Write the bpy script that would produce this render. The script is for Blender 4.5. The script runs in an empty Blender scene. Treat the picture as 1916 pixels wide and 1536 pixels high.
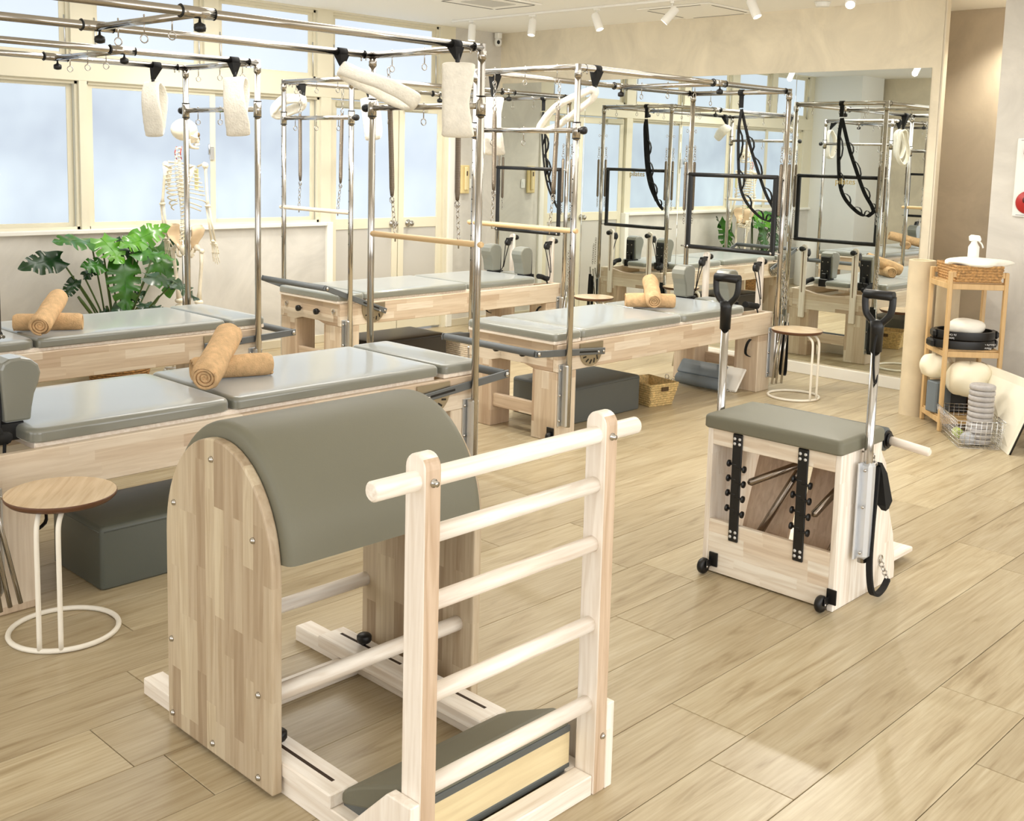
import bpy, math, random
from mathutils import Vector, Matrix, Euler
R=math.radians
pi=math.pi
rnd=random.Random(7)
SC=bpy.context.scene
COL=SC.collection

# ------------------------------------------------------------------ camera
cd=bpy.data.cameras.new('camera'); cam=bpy.data.objects.new('camera',cd); COL.objects.link(cam)
F_PX,CX,CY=2060.73,955.21,551.39
cd.sensor_fit='HORIZONTAL'; cd.sensor_width=36.0; cd.lens=36.0*F_PX/1916
cd.shift_x=(958-CX)/1916; cd.shift_y=(CY-768)/1916
cd.clip_start=0.05; cd.clip_end=100
yaw,pit,rol=R(43.939),R(7.169),R(1.462)
Fv=Vector((math.cos(pit)*math.cos(yaw),math.cos(pit)*math.sin(yaw),-math.sin(pit)))
Rv=Vector((math.sin(yaw),-math.cos(yaw),0)); Uv=Rv.cross(Fv)
R2=math.cos(rol)*Rv+math.sin(rol)*Uv; U2=-math.sin(rol)*Rv+math.cos(rol)*Uv
m=Matrix((R2,U2,-Fv)).transposed().to_4x4(); m.translation=Vector((0,0,1.6475)); cam.matrix_world=m
SC.camera=cam
SC.view_settings.view_transform='Standard'; SC.view_settings.look='None'
SC.view_settings.gamma=1; SC.view_settings.use_curve_mapping=False
SC.view_settings.exposure=-0.2
cy=SC.cycles; cy.max_bounces=9; cy.diffuse_bounces=5; cy.glossy_bounces=6; cy.transmission_bounces=4
cy.sample_clamp_indirect=6; cy.caustics_reflective=True; cy.caustics_refractive=False; cy.blur_glossy=0.5
cy.use_denoising=True
# world: bright overcast sky outside the windows
w=bpy.data.worlds.new('world'); SC.world=w; w.use_nodes=True
w.node_tree.nodes['Background'].inputs[0].default_value=(0.78,0.88,1,1); w.node_tree.nodes['Background'].inputs[1].default_value=1.0
PANE=1.25       # radiance of the frosted panes in view
PANE_FILL=2.2   # radiance of the unseen windows added behind the photographer for light
def area(name,loc,rot,sx,sy,e,col):
    l=bpy.data.lights.new(name,'AREA'); l.shape='RECTANGLE'; l.size=sx; l.size_y=sy; l.energy=e; l.color=col
    o=bpy.data.objects.new(name,l); o.location=loc; o.rotation_euler=rot; COL.objects.link(o); return o
# added fill lamps behind the photographer, imitating daylight from unseen windows
area('added_fill_left',(-2.35,2.6,1.5),(0,R(-90),0),2.2,7.6,19,(1,0.99,0.98))
area('added_fill_rear',(2.6,-1.85,1.5),(R(90),0,0),8.0,2.2,104,(1,0.99,0.97))
# added fill lamps under the ceiling, without fixtures, to brighten the room
area('added_fill_window_side',(4.35,5.6,2.80),(0,0,0),2.5,3.0,98,(1,0.985,0.95))
area('added_fill_mirror_side',(5.0,2.6,2.80),(0,0,0),2.6,2.6,34,(1,0.985,0.95))
area('added_fill_entrance',(1.2,1.2,2.80),(0,0,0),2.0,2.0,8,(1,0.97,0.92))

# ------------------------------------------------------------------ materials
def lin(c):
    c=[x/255 for x in c]; return tuple([x/12.92 if x<=.04045 else ((x+.055)/1.055)**2.4 for x in c])+(1,)
MATS={}
def nodes(name):
    mt=bpy.data.materials.new(name); mt.use_nodes=True; nt=mt.node_tree
    return mt,nt,nt.nodes['Principled BSDF']
def L(nt,a,b): nt.links.new(a,b)
def N(nt,t,**k):
    n=nt.nodes.new(t)
    for a,b in k.items(): setattr(n,a,b)
    return n
def mth(nt,op,a,b=None):
    n=N(nt,'ShaderNodeMath',operation=op)
    for i,x in enumerate((a,b)):
        if x is None: continue
        if isinstance(x,(int,float)): n.inputs[i].default_value=x
        else: L(nt,x,n.inputs[i])
    return n.outputs[0]
def ramp(nt,fac,stops):
    n=N(nt,'ShaderNodeValToRGB'); cr=n.color_ramp
    while len(cr.elements)<len(stops): cr.elements.new(0.5)
    for e,(p,c) in zip(cr.elements,stops): e.position=p; e.color=lin(c)
    L(nt,fac,n.inputs[0]); return n.outputs[0]
def mixc(nt,mode,fac,a,b):
    n=N(nt,'ShaderNodeMix',data_type='RGBA',blend_type=mode)
    if isinstance(fac,(int,float)): n.inputs[0].default_value=fac
    else: L(nt,fac,n.inputs[0])
    for i,x in ((6,a),(7,b)):
        if isinstance(x,tuple): n.inputs[i].default_value=x
        else: L(nt,x,n.inputs[i])
    return n.outputs[2]
def bump(nt,h,bs,strength,dist=0.01):
    b=N(nt,'ShaderNodeBump'); b.inputs['Strength'].default_value=strength; b.inputs['Distance'].default_value=dist
    L(nt,h,b.inputs['Height']); L(nt,b.outputs[0],bs.inputs['Normal'])
def mat(name,c,rough=.5,metal=0,spec=.5,emit=0,coat=0,noise=None,bmp=None,alpha=None):
    if name in MATS: return MATS[name]
    mt,nt,bs=nodes(name)
    bs.inputs['Base Color'].default_value=lin(c); bs.inputs['Roughness'].default_value=rough
    bs.inputs['Metallic'].default_value=metal; bs.inputs['Specular IOR Level'].default_value=spec
    if coat: bs.inputs['Coat Weight'].default_value=min(1,coat); bs.inputs['Coat Roughness'].default_value=.13 if coat>1 else .2; bs.inputs['Coat IOR'].default_value=1.5 if coat<=1 else coat
    if emit: bs.inputs['Emission Color'].default_value=lin(c); bs.inputs['Emission Strength'].default_value=emit
    if noise or bmp:
        tc=N(nt,'ShaderNodeTexCoord')
    if noise:
        sc_,amt=noise
        n=N(nt,'ShaderNodeTexNoise'); n.inputs['Scale'].default_value=sc_; n.inputs['Detail'].default_value=4
        L(nt,tc.outputs['Object'],n.inputs['Vector'])
        lo=tuple(max(0,x*(1-amt)) for x in c); hi=tuple(min(255,x*(1+amt)) for x in c)
        L(nt,ramp(nt,n.outputs[0],[(0.3,lo),(0.7,hi)]),bs.inputs['Base Color'])
    if bmp:
        sc_,st=bmp
        n=N(nt,'ShaderNodeTexNoise'); n.inputs['Scale'].default_value=sc_; n.inputs['Detail'].default_value=3
        L(nt,tc.outputs['Object'],n.inputs['Vector']); bump(nt,n.outputs[0],bs,st,.004)
    MATS[name]=mt; return mt
def wood(name,along,across,stops,sw=.045,sl=.33,grain=.35,rough=.42):
    """laminated wood: staves of random tone, finger-jointed, grain along one axis"""
    if name in MATS: return MATS[name]
    mt,nt,bs=nodes(name)
    tc=N(nt,'ShaderNodeTexCoord'); sp=N(nt,'ShaderNodeSeparateXYZ'); L(nt,tc.outputs['Object'],sp.inputs[0])
    ax={'x':sp.outputs[0],'y':sp.outputs[1],'z':sp.outputs[2]}
    a=ax[along]; b=ax[across]; c=ax[[k for k in 'xyz' if k not in(along,across)][0]]
    row=mth(nt,'FLOOR',mth(nt,'DIVIDE',mth(nt,'ADD',b,7.013),sw))
    wn=N(nt,'ShaderNodeTexWhiteNoise',noise_dimensions='1D'); L(nt,row,wn.inputs['W'])
    off=mth(nt,'MULTIPLY',wn.outputs['Value'],sl*3)
    cell=mth(nt,'FLOOR',mth(nt,'DIVIDE',mth(nt,'ADD',a,off),sl))
    cb=N(nt,'ShaderNodeCombineXYZ'); L(nt,row,cb.inputs[0]); L(nt,cell,cb.inputs[1])
    w2=N(nt,'ShaderNodeTexWhiteNoise',noise_dimensions='3D'); L(nt,cb.outputs[0],w2.inputs['Vector'])
    base=ramp(nt,w2.outputs['Value'],stops)
    g=N(nt,'ShaderNodeCombineXYZ')
    L(nt,mth(nt,'ADD',mth(nt,'MULTIPLY',a,2.2),mth(nt,'MULTIPLY',w2.outputs['Value'],9.)),g.inputs[0])
    L(nt,mth(nt,'MULTIPLY',b,34),g.inputs[1]); L(nt,mth(nt,'MULTIPLY',c,34),g.inputs[2])
    n=N(nt,'ShaderNodeTexNoise'); n.inputs['Scale'].default_value=1.6; n.inputs['Detail'].default_value=6; n.inputs['Distortion'].default_value=.6
    L(nt,g.outputs[0],n.inputs['Vector'])
    gr=ramp(nt,n.outputs[0],[(0.3,(200,182,160)),(0.62,(255,255,255))])
    L(nt,mixc(nt,'MULTIPLY',grain,base,gr),bs.inputs['Base Color'])
    bs.inputs['Roughness'].default_value=rough
    bump(nt,n.outputs[0],bs,.08,.002)
    MATS[name]=mt; return mt
RUB=[(0,(190,166,142)),(.3,(208,188,164)),(.6,(220,204,182)),(1,(230,218,200))]
BAR=[(0,(172,152,126)),(.3,(190,172,146)),(.6,(200,184,158)),(1,(214,200,172))]
WX=wood('rubberwood_x','x','z',RUB,sw=.05,sl=.36)
WY=wood('rubberwood_y','y','z',RUB,sw=.05,sl=.36)
WZX=wood('rubberwood_zx','z','x',RUB,sw=.055,sl=.4)
WZY=wood('rubberwood_zy','z','y',RUB,sw=.055,sl=.4)
BZY=wood('barrel_panel_wood','z','y',BAR,sw=.046,sl=.30,grain=.5)
PALE=[(0,(246,236,224)),(1,(252,246,236))]
PZ=wood('pale_wood_z','z','y',PALE,sw=.3,sl=3,grain=.4)
PX=wood('pale_wood_x','x','z',PALE,sw=.3,sl=3,grain=.5)
PY=wood('pale_wood_y','y','z',PALE,sw=.3,sl=3,grain=.4)
DOW=wood('dowel_wood','y','z',[(0,(222,190,142)),(1,(226,196,150))],sw=.5,sl=3,grain=.4)
DOWL=wood('light_dowel_wood','y','z',[(0,(236,222,200)),(1,(240,226,206))],sw=.5,sl=3,grain=.3)
BAM=wood('bamboo_frame','z','y',[(0,(200,164,112)),(1,(216,184,134))],sw=.03,sl=.5,grain=.3)
PLYB=wood('birch_board','x','z',[(0,(228,210,166)),(1,(232,216,176))],sw=.5,sl=3,grain=.3)
PLYT=wood('table_top_wood','x','y',[(0,(222,198,164)),(1,(232,212,182))],sw=.4,sl=3,grain=.45,rough=.16)
EDGE=mat('dark_wood_edge',(96,62,40),.4)
VINYL=mat('grey_green_vinyl',(122,123,112),.42,spec=.5,bmp=(260,.015),coat=1.6)
for _n in('Sheen Weight','Sheen Roughness'): VINYL.node_tree.nodes['Principled BSDF'].inputs[_n].default_value={'Sheen Weight':.9,'Sheen Roughness':.35}[_n]
VINYL.node_tree.nodes['Principled BSDF'].inputs['Sheen Tint'].default_value=(.92,.97,1,1)
VINYLM=mat('matte_grey_green_vinyl',(116,114,98),.5,spec=.4,bmp=(260,.05))
VINYLD=mat('slate_vinyl',(92,96,94),.42,spec=.45,bmp=(260,.05))
VINYLB=mat('blue_grey_vinyl',(112,122,130),.4)
VBLACK=mat('dark_brown_vinyl',(44,38,32),.3)
STEEL=mat('polished_steel',(190,186,180),.14,1)
CHROME=mat('chrome',(225,225,225),.06,1)
ALU=mat('anodised_aluminium',(206,208,210),.32,1)
GREYM=mat('grey_powder_coat',(104,108,110),.4,.3)
FOAM=mat('grey_foam_grip',(96,100,102),.6)
BLACK=mat('black_plastic',(14,14,15),.4)
BSTRAP=mat('black_webbing',(10,10,11),.8)
BRASS=mat('brass',(205,180,100),.3,1)
GREENR=mat('green_ring',(80,110,50),.4)
WHITEM=mat('cream_metal',(240,234,220),.35)
WHITEP=mat('white_plastic',(238,238,234),.35)
CREAM=mat('cream_frame_paint',(226,219,196),.4)
TRIMW=mat('white_trim',(240,238,230),.45)
FLEECE=mat('cream_fleece',(240,235,222),.95,noise=(30,.025),bmp=(90,.9))
TOWEL=mat('tan_terry',(212,176,132),.95,noise=(30,.07),bmp=(160,1.0))
BONE=mat('bone',(238,228,206),.5,noise=(14,.05))
GREYP=mat('door_panel_grey',(196,192,184),.5)
SPRING=None
def spring_mat():
    mt,nt,bs=nodes('coil_spring'); tc=N(nt,'ShaderNodeTexCoord')
    wv=N(nt,'ShaderNodeTexWave',wave_type='BANDS',bands_direction='Z'); wv.inputs['Scale'].default_value=60
    L(nt,tc.outputs['Object'],wv.inputs['Vector'])
    bs.inputs['Metallic'].default_value=.85; bs.inputs['Roughness'].default_value=.35
    L(nt,ramp(nt,wv.outputs[0],[(0,(108,96,84)),(1,(150,140,126))]),bs.inputs['Base Color'])
    bump(nt,wv.outputs[0],bs,.5,.002); return mt
SPRING=spring_mat()
def plaster(name,c,amt=.07):
    mt,nt,bs=nodes(name); tc=N(nt,'ShaderNodeTexCoord')
    n=N(nt,'ShaderNodeTexNoise'); n.inputs['Scale'].default_value=2.2; n.inputs['Detail'].default_value=8; n.inputs['Roughness'].default_value=.62; n.inputs['Distortion'].default_value=.8
    L(nt,tc.outputs['Object'],n.inputs['Vector'])
    lo=tuple(x*(1-amt) for x in c); hi=tuple(min(255,x*(1+amt*.6)) for x in c)
    L(nt,ramp(nt,n.outputs[0],[(.32,lo),(.68,hi)]),bs.inputs['Base Color']); bs.inputs['Roughness'].default_value=.85
    bump(nt,n.outputs[0],bs,.15,.01); return mt
WALLP=plaster('plaster_warm',(228,218,196)); WALLG=plaster('plaster_grey',(214,210,202))
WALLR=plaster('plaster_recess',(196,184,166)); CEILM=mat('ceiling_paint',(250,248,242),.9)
def floor_mat():
    mt,nt,bs=nodes('oak_plank'); tc=N(nt,'ShaderNodeTexCoord'); oi=N(nt,'ShaderNodeObjectInfo')
    ad=N(nt,'ShaderNodeVectorMath',operation='ADD'); L(nt,tc.outputs['Object'],ad.inputs[0])
    ml=N(nt,'ShaderNodeVectorMath',operation='SCALE'); L(nt,oi.outputs['Location'],ml.inputs[0]); ml.inputs['Scale'].default_value=3.71
    L(nt,ml.outputs[0],ad.inputs[1])
    mp=N(nt,'ShaderNodeVectorMath',operation='MULTIPLY'); L(nt,ad.outputs[0],mp.inputs[0]); mp.inputs[1].default_value=(1.1,9,1)
    n=N(nt,'ShaderNodeTexNoise'); n.inputs['Scale'].default_value=1.5; n.inputs['Detail'].default_value=7; n.inputs['Distortion'].default_value=1.6; n.inputs['Roughness'].default_value=.55
    L(nt,mp.outputs[0],n.inputs['Vector'])
    mp2=N(nt,'ShaderNodeVectorMath',operation='MULTIPLY'); L(nt,ad.outputs[0],mp2.inputs[0]); mp2.inputs[1].default_value=(3,70,1)
    n2=N(nt,'ShaderNodeTexNoise'); n2.inputs['Scale'].default_value=1.5; n2.inputs['Detail'].default_value=5
    L(nt,mp2.outputs[0],n2.inputs['Vector'])
    base=ramp(nt,n.outputs[0],[(.28,(166,149,118)),(.42,(190,175,145)),(.58,(199,186,157)),(.78,(208,197,172))])
    fine=ramp(nt,n2.outputs[0],[(.3,(214,202,186)),(.65,(255,255,255))])
    c=mixc(nt,'MULTIPLY',.55,base,fine)
    rc=ramp(nt,oi.outputs['Random'],[(0,(226,222,216)),(1,(255,254,250))])
    L(nt,mixc(nt,'MULTIPLY',.8,c,rc),bs.inputs['Base Color'])
    bs.inputs['Roughness'].default_value=.33; bs.inputs['Specular IOR Level'].default_value=.4
    bump(nt,n2.outputs[0],bs,.08,.002); return mt
FLOORM=floor_mat()
def pane_mat(name,c,strength,sc_=1.2,amt=.10):
    mt,nt,bs=nodes(name); tc=N(nt,'ShaderNodeTexCoord')
    n=N(nt,'ShaderNodeTexNoise'); n.inputs['Scale'].default_value=sc_; n.inputs['Detail'].default_value=3
    L(nt,tc.outputs['Object'],n.inputs['Vector'])
    lo=tuple(x*(1-amt) for x in c); hi=tuple(min(255,x*(1+amt)) for x in c)
    L(nt,ramp(nt,n.outputs[0],[(.3,lo),(.7,hi)]),bs.inputs['Emission Color'])
    bs.inputs['Emission Strength'].default_value=strength
    bs.inputs['Base Color'].default_value=lin((20,21,22)); bs.inputs['Roughness'].default_value=.4; bs.inputs['Specular IOR Level'].default_value=.15
    n3=N(nt,'ShaderNodeTexNoise'); n3.inputs['Scale'].default_value=220; L(nt,tc.outputs['Object'],n3.inputs['Vector'])
    bump(nt,n3.outputs[0],bs,.2,.002); return mt
PANEM=pane_mat('frosted_pane',(212,224,240),PANE); PANEU=pane_mat('frosted_pane_upper',(226,237,250),PANE,amt=.03)
PANED=pane_mat('frosted_door_pane',(222,234,248),PANE,amt=.05)
PANEB=pane_mat('added_fill_pane',(250,250,250),PANE_FILL,amt=.02)  # glowing pane of the added windows, brightens the room from behind
MIRR=mat('mirror_silver',(234,238,234),.0,1)

# ------------------------------------------------------------------ mesh builder
TINY={'chain','screw_heads','notches','adjustment_holes','set_screws','inner_track','sleeve_ring','pivot_pins','spring_hook','rope','hand_loops','wire_mesh','weave','pegs','stored_springs','hand_strap','lettering_mark','ribs','teeth','cervical_marks','closer','stay'}
class MB:
    def __init__(s): s.v=[]; s.f=[]; s.s=[]; s.mi=[]; s.cur=0
    def face(s,idx,sm=False): s.f.append(tuple(idx)); s.s.append(sm); s.mi.append(s.cur)
    def add(s,vs,fs,sm=False):
        b=len(s.v); s.v.extend(Vector(p) for p in vs)
        for f in fs: s.face([b+i for i in f],sm)
        return b
    def box(s,x0,x1,y0,y1,z0,z1,b=0,M=None):
        if x0>x1:x0,x1=x1,x0
        if y0>y1:y0,y1=y1,y0
        if z0>z1:z0,z1=z1,z0
        st=len(s.v)
        if b<=0:
            s.add([(x,y,z) for z in(z0,z1) for y in(y0,y1) for x in(x0,x1)],[(0,2,3,1),(4,5,7,6),(0,1,5,4),(2,6,7,3),(0,4,6,2),(1,3,7,5)])
        else:
            b=min(b,(x1-x0)*.49,(y1-y0)*.49,(z1-z0)*.49)
            lo=(x0,y0,z0); hi=(x1,y1,z1); V=[]; ix={}
            for cx in(0,1):
                for c_y in(0,1):
                    for cz in(0,1):
                        c=(cx,c_y,cz)
                        for ax in range(3):
                            p=[ (hi[i] if c[i] else lo[i]) if i==ax else ((hi[i]-b) if c[i] else (lo[i]+b)) for i in range(3)]
                            ix[(c,ax)]=len(V); V.append(p)
            Fs=[]
            for ax in range(3):
                o=[i for i in range(3) if i!=ax]
                for sd in(0,1):
                    q=[]
                    for (p,r) in((0,0),(1,0),(1,1),(0,1)):
                        c=[0,0,0]; c[ax]=sd; c[o[0]]=p; c[o[1]]=r; q.append(ix[(tuple(c),ax)])
                    flip=(sd==0)!=(ax==1)
                    Fs.append(q[::-1] if flip else q)
            for ax in range(3):
                o=[i for i in range(3) if i!=ax]
                for p in(0,1):
                    for r in(0,1):
                        c0=[0,0,0]; c0[o[0]]=p; c0[o[1]]=r; c1=list(c0); c1[ax]=1
                        q=[ix[(tuple(c0),o[0])],ix[(tuple(c1),o[0])],ix[(tuple(c1),o[1])],ix[(tuple(c0),o[1])]]
                        Fs.append(q)
            for c in [(a,b2,c2) for a in(0,1) for b2 in(0,1) for c2 in(0,1)]:
                Fs.append([ix[(c,0)],ix[(c,1)],ix[(c,2)]])
            s.add(V,Fs); s.fix=True
        if M is not None: s.xf(M,st)
        return s
    def xf(s,M,st=0):
        for i in range(st,len(s.v)): s.v[i]=M@s.v[i]
        return s
    def tube(s,pts,r,seg=10,closed=False,sm=True,caps=True):
        P=[Vector(p) for p in pts]; n=len(P); rs=r if isinstance(r,(list,tuple)) else [r]*n
        T=[]
        for i in range(n):
            if closed: t=P[(i+1)%n]-P[i-1]
            else: t=P[min(i+1,n-1)]-P[max(i-1,0)]
            T.append(t.normalized() if t.length>1e-9 else Vector((0,0,1)))
        a=Vector((0,0,1)) if abs(T[0].z)<.9 else Vector((1,0,0))
        u=T[0].cross(a).normalized(); rings=[]
        for i in range(n):
            u=(u-T[i]*u.dot(T[i])).normalized(); w_=T[i].cross(u)
            b=len(s.v)
            for k in range(seg):
                an=2*pi*k/seg; s.v.append(P[i]+(u*math.cos(an)+w_*math.sin(an))*rs[i])
            rings.append(b)
        m_=n if closed else n-1
        for i in range(m_):
            a0=rings[i]; b0=rings[(i+1)%n]
            for k in range(seg):
                k2=(k+1)%seg; s.face((a0+k,a0+k2,b0+k2,b0+k),sm)
        if caps and not closed:
            s.face([rings[0]+k for k in range(seg)][::-1]); s.face([rings[-1]+k for k in range(seg)])
        return s
    def ring(s,c,nrm,R_,r,seg=14,ts=6,rx=None):
        nrm=Vector(nrm).normalized(); a=Vector((0,0,1)) if abs(nrm.z)<.9 else Vector((1,0,0))
        u=nrm.cross(a).normalized(); w_=nrm.cross(u)
        return s.tube([Vector(c)+u*math.cos(2*pi*k/seg)*(rx or R_)+w_*math.sin(2*pi*k/seg)*R_ for k in range(seg)],r,ts,closed=True)
    def lathe(s,prof,c=(0,0,0),seg=20,axis='z',sm=True):
        c=Vector(c); n=len(prof); b=len(s.v)
        for (r,h) in prof:
            for k in range(seg):
                a=2*pi*k/seg; x,y=math.cos(a)*r,math.sin(a)*r
                s.v.append(c+Vector({'z':(x,y,h),'x':(h,x,y),'y':(y,h,x)}[axis]))
        for i in range(n-1):
            for k in range(seg):
                k2=(k+1)%seg; s.face((b+i*seg+k,b+i*seg+k2,b+(i+1)*seg+k2,b+(i+1)*seg+k),sm)
        if prof[0][0]>1e-6: s.face([b+k for k in range(seg)][::-1])
        if prof[-1][0]>1e-6: s.face([b+(n-1)*seg+k for k in range(seg)])
        return s
    def ball(s,c,r,seg=12,sc=(1,1,1)):
        st=len(s.v); k=max(4,seg//2)
        s.lathe([(math.sin(pi*i/k)*1.0+1e-7,-math.cos(pi*i/k)) for i in range(k+1)],(0,0,0),seg)
        rr=(r*sc[0],r*sc[1],r*sc[2])
        for i in range(st,len(s.v)): v=s.v[i]; s.v[i]=Vector((v.x*rr[0]+c[0],v.y*rr[1]+c[1],v.z*rr[2]+c[2]))
        return s
    def prism(s,poly,axis,a0,a1,sm=False):
        """extrude polygon (2-D, ccw) along an axis. coords: axis x -> (y,z); y -> (x,z); z -> (x,y)"""
        def P(p,a): return {'x':(a,p[0],p[1]),'y':(p[0],a,p[1]),'z':(p[0],p[1],a)}[axis]
        n=len(poly); b=len(s.v)
        for a in(a0,a1): s.v.extend(Vector(P(p,a)) for p in poly)
        s.face([b+i for i in range(n)][::-1]); s.face([b+n+i for i in range(n)])
        for i in range(n):
            j=(i+1)%n; s.face((b+i,b+j,b+n+j,b+n+i),sm)
        s.fix=True; return s
    def loft(s,rings,sm=True,caps=True):
        n=len(rings[0]); b=len(s.v)
        for r in rings: s.v.extend(Vector(p) for p in r)
        for i in range(len(rings)-1):
            for k in range(n):
                k2=(k+1)%n; s.face((b+i*n+k,b+i*n+k2,b+(i+1)*n+k2,b+(i+1)*n+k),sm)
        if caps:
            s.face([b+k for k in range(n)][::-1],sm); s.face([b+(len(rings)-1)*n+k for k in range(n)],sm)
        return s
    def pad(s,x0,x1,y0,y1,z0,z1,rc=.03,re=.02,crown=.004,seg=5):
        """upholstered slab: rounded corners, rounded top edge"""
        def rr(ins,z):
            r=max(.002,rc-ins*.6); o=[]
            for (cx,c_y,a0) in((x1-ins-r,y1-ins-r,0),(x0+ins+r,y1-ins-r,90),(x0+ins+r,y0+ins+r,180),(x1-ins-r,y0+ins+r,270)):
                for k in range(seg+1):
                    a=R(a0+90*k/seg); o.append((cx+r*math.cos(a),c_y+r*math.sin(a),z))
            return o
        rs=[rr(.006,z0),rr(0,z0+.006)]
        for k in range(0,6):
            a=R(90*k/5); rs.append(rr(re*(1-math.cos(a)),z1-crown-re+re*math.sin(a)))
        rs.append(rr(re+.03,z1-crown*.4)); rs.append(rr(re+.08 if min(x1-x0,y1-y0)>.3 else re+.035,z1))
        return s.loft(rs)
    def ribbon(s,pts,side,w_,t=.003):
        P=[Vector(p) for p in pts]; n=len(P); rs=[]
        for i in range(n):
            T=(P[min(i+1,n-1)]-P[max(i-1,0)]).normalized()
            sd=(side(i/(n-1)) if callable(side) else Vector(side)); sd=(sd-T*sd.dot(T)).normalized(); nn=T.cross(sd)
            rs.append([P[i]+sd*w_/2+nn*t/2,P[i]-sd*w_/2+nn*t/2,P[i]-sd*w_/2-nn*t/2,P[i]+sd*w_/2-nn*t/2])
        return s.loft(rs,sm=False)
    def build(s,name,mats,parent=None,origin=None,bev=0,subs=0,ang=None,kind=None,label=None):
        if name in TINY: kind='stuff'
        me=bpy.data.meshes.new(name)
        o0=Vector(origin) if origin is not None else Vector((0,0,0))
        me.from_pydata([tuple(v-o0) for v in s.v],[],s.f)
        if not isinstance(mats,(list,tuple)): mats=[mats]
        for m_ in mats: me.materials.append(m_)
        me.polygons.foreach_set('use_smooth',s.s); me.polygons.foreach_set('material_index',s.mi)
        if getattr(s,'fix',False):
            import bmesh
            bm=bmesh.new(); bm.from_mesh(me); bmesh.ops.recalc_face_normals(bm,faces=bm.faces); bm.to_mesh(me); bm.free()
        me.update()
        if ang: me.set_sharp_from_angle(angle=R(ang))
        o=bpy.data.objects.new(name,me); COL.objects.link(o)
        if parent is not None: o.parent=parent
        o.location=o0
        if bev:
            md=o.modifiers.new('bevel','BEVEL'); md.width=bev; md.segments=2; md.limit_method='ANGLE'; md.angle_limit=R(40)
        if subs:
            md=o.modifiers.new('sub','SUBSURF'); md.levels=subs; md.render_levels=subs
        if kind: o['kind']=kind
        if label: o['label']=label
        return o
def tag(o,label,cat,group=None):
    o['label']=label; o['category']=cat
    if group: o['group']=group
    return o
def thing(name,label,cat,loc=(0,0,0),rz=0,group=None):
    o=bpy.data.objects.new(name,None); COL.objects.link(o); o.location=loc; o.rotation_euler=(0,0,rz); o.empty_display_size=.1
    return tag(o,label,cat,group)
def struct(name,mb,mt,**k):
    o=mb.build(name,mt,**k); o['kind']='structure'; return o
def inst(name,me,parent,loc=(0,0,0),rot=(0,0,0)):
    o=bpy.data.objects.new(name,me); COL.objects.link(o); o.parent=parent; o.location=loc; o.rotation_euler=rot; return o
def mesh_of(mb,name,mt,**k):
    o=mb.build(name,mt,**k); me=o.data; bpy.data.objects.remove(o); return me
def arc(c,r,a0,a1,n,plane='xz'):
    o=[]
    for k in range(n+1):
        a=R(a0+(a1-a0)*k/n); p,q=c[0]+r*math.cos(a),c[1]+r*math.sin(a); o.append((p,q))
    return o
def smooth_path(pts,n=8):
    P=[Vector(p) for p in pts]; Q=[P[0]*2-P[1]]+P+[P[-1]*2-P[-2]]; o=[]
    for i in range(1,len(Q)-2):
        for k in range(n):
            t=k/n; a,b,c,d=Q[i-1],Q[i],Q[i+1],Q[i+2]
            o.append(.5*((2*b)+(c-a)*t+(2*a-5*b+4*c-d)*t*t+(3*b-a-3*c+d)*t**3))
    o.append(P[-1]); return o

# ------------------------------------------------------------------ setting
YW=7.727; XM=7.798; ZC=2.83
X0=-2.5; Y0=-2.0
fl=struct('floor',MB().box(X0,8.6,Y0,YW+.1,-.06,-.012),mat('floor_joint',(96,78,58),.8))
PL=2.133; PW=.2625; g=.0012
def plank_mesh(l):
    return mesh_of(MB().box(g,l-g,g,PW-g,-.012,0,b=.0012),'plank',FLOORM)
rows={6:2.474,7:2.66,9:3.45-0,8:3.45,10:3.04}
phase={5:3.387,6:2.474,7:2.66,8:3.45,9:3.04,10:3.535,11:1.316,12:1.56,13:2.95}
pm_full=plank_mesh(PL)
for r in range(-6,32):
    y=1.57-PW*6+PW*(r)           # row 5 spans 1.31-1.57 ... row 6 spans 1.57-1.83
    y=1.31+PW*(r-5)-.0
    if y>YW or y<Y0-.3: continue
    ph=phase.get(r+1 if r>=5 else r,None)
    if r==5: ph=2.474
    elif r==6: ph=2.66
    elif r==7: ph=3.45
    elif r==8: ph=3.04
    elif r==9: ph=3.535
    elif r==10: ph=1.316
    elif r==11: ph=1.56
    elif r==4: ph=3.387
    else: ph=random.Random(r*13+5).uniform(0,PL)
    x=ph-PL*6
    while x<8.55:
        a=max(x,X0); b_=min(x+PL,8.55)
        if b_-a>.08:
            inst('plank',pm_full if (b_-a)>PL-.01 else plank_mesh(b_-a),fl,(a,y,0))
        x+=PL
struct('ceiling',MB().box(X0,8.6,Y0,YW+.15,ZC,ZC+.1),CEILM)
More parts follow.
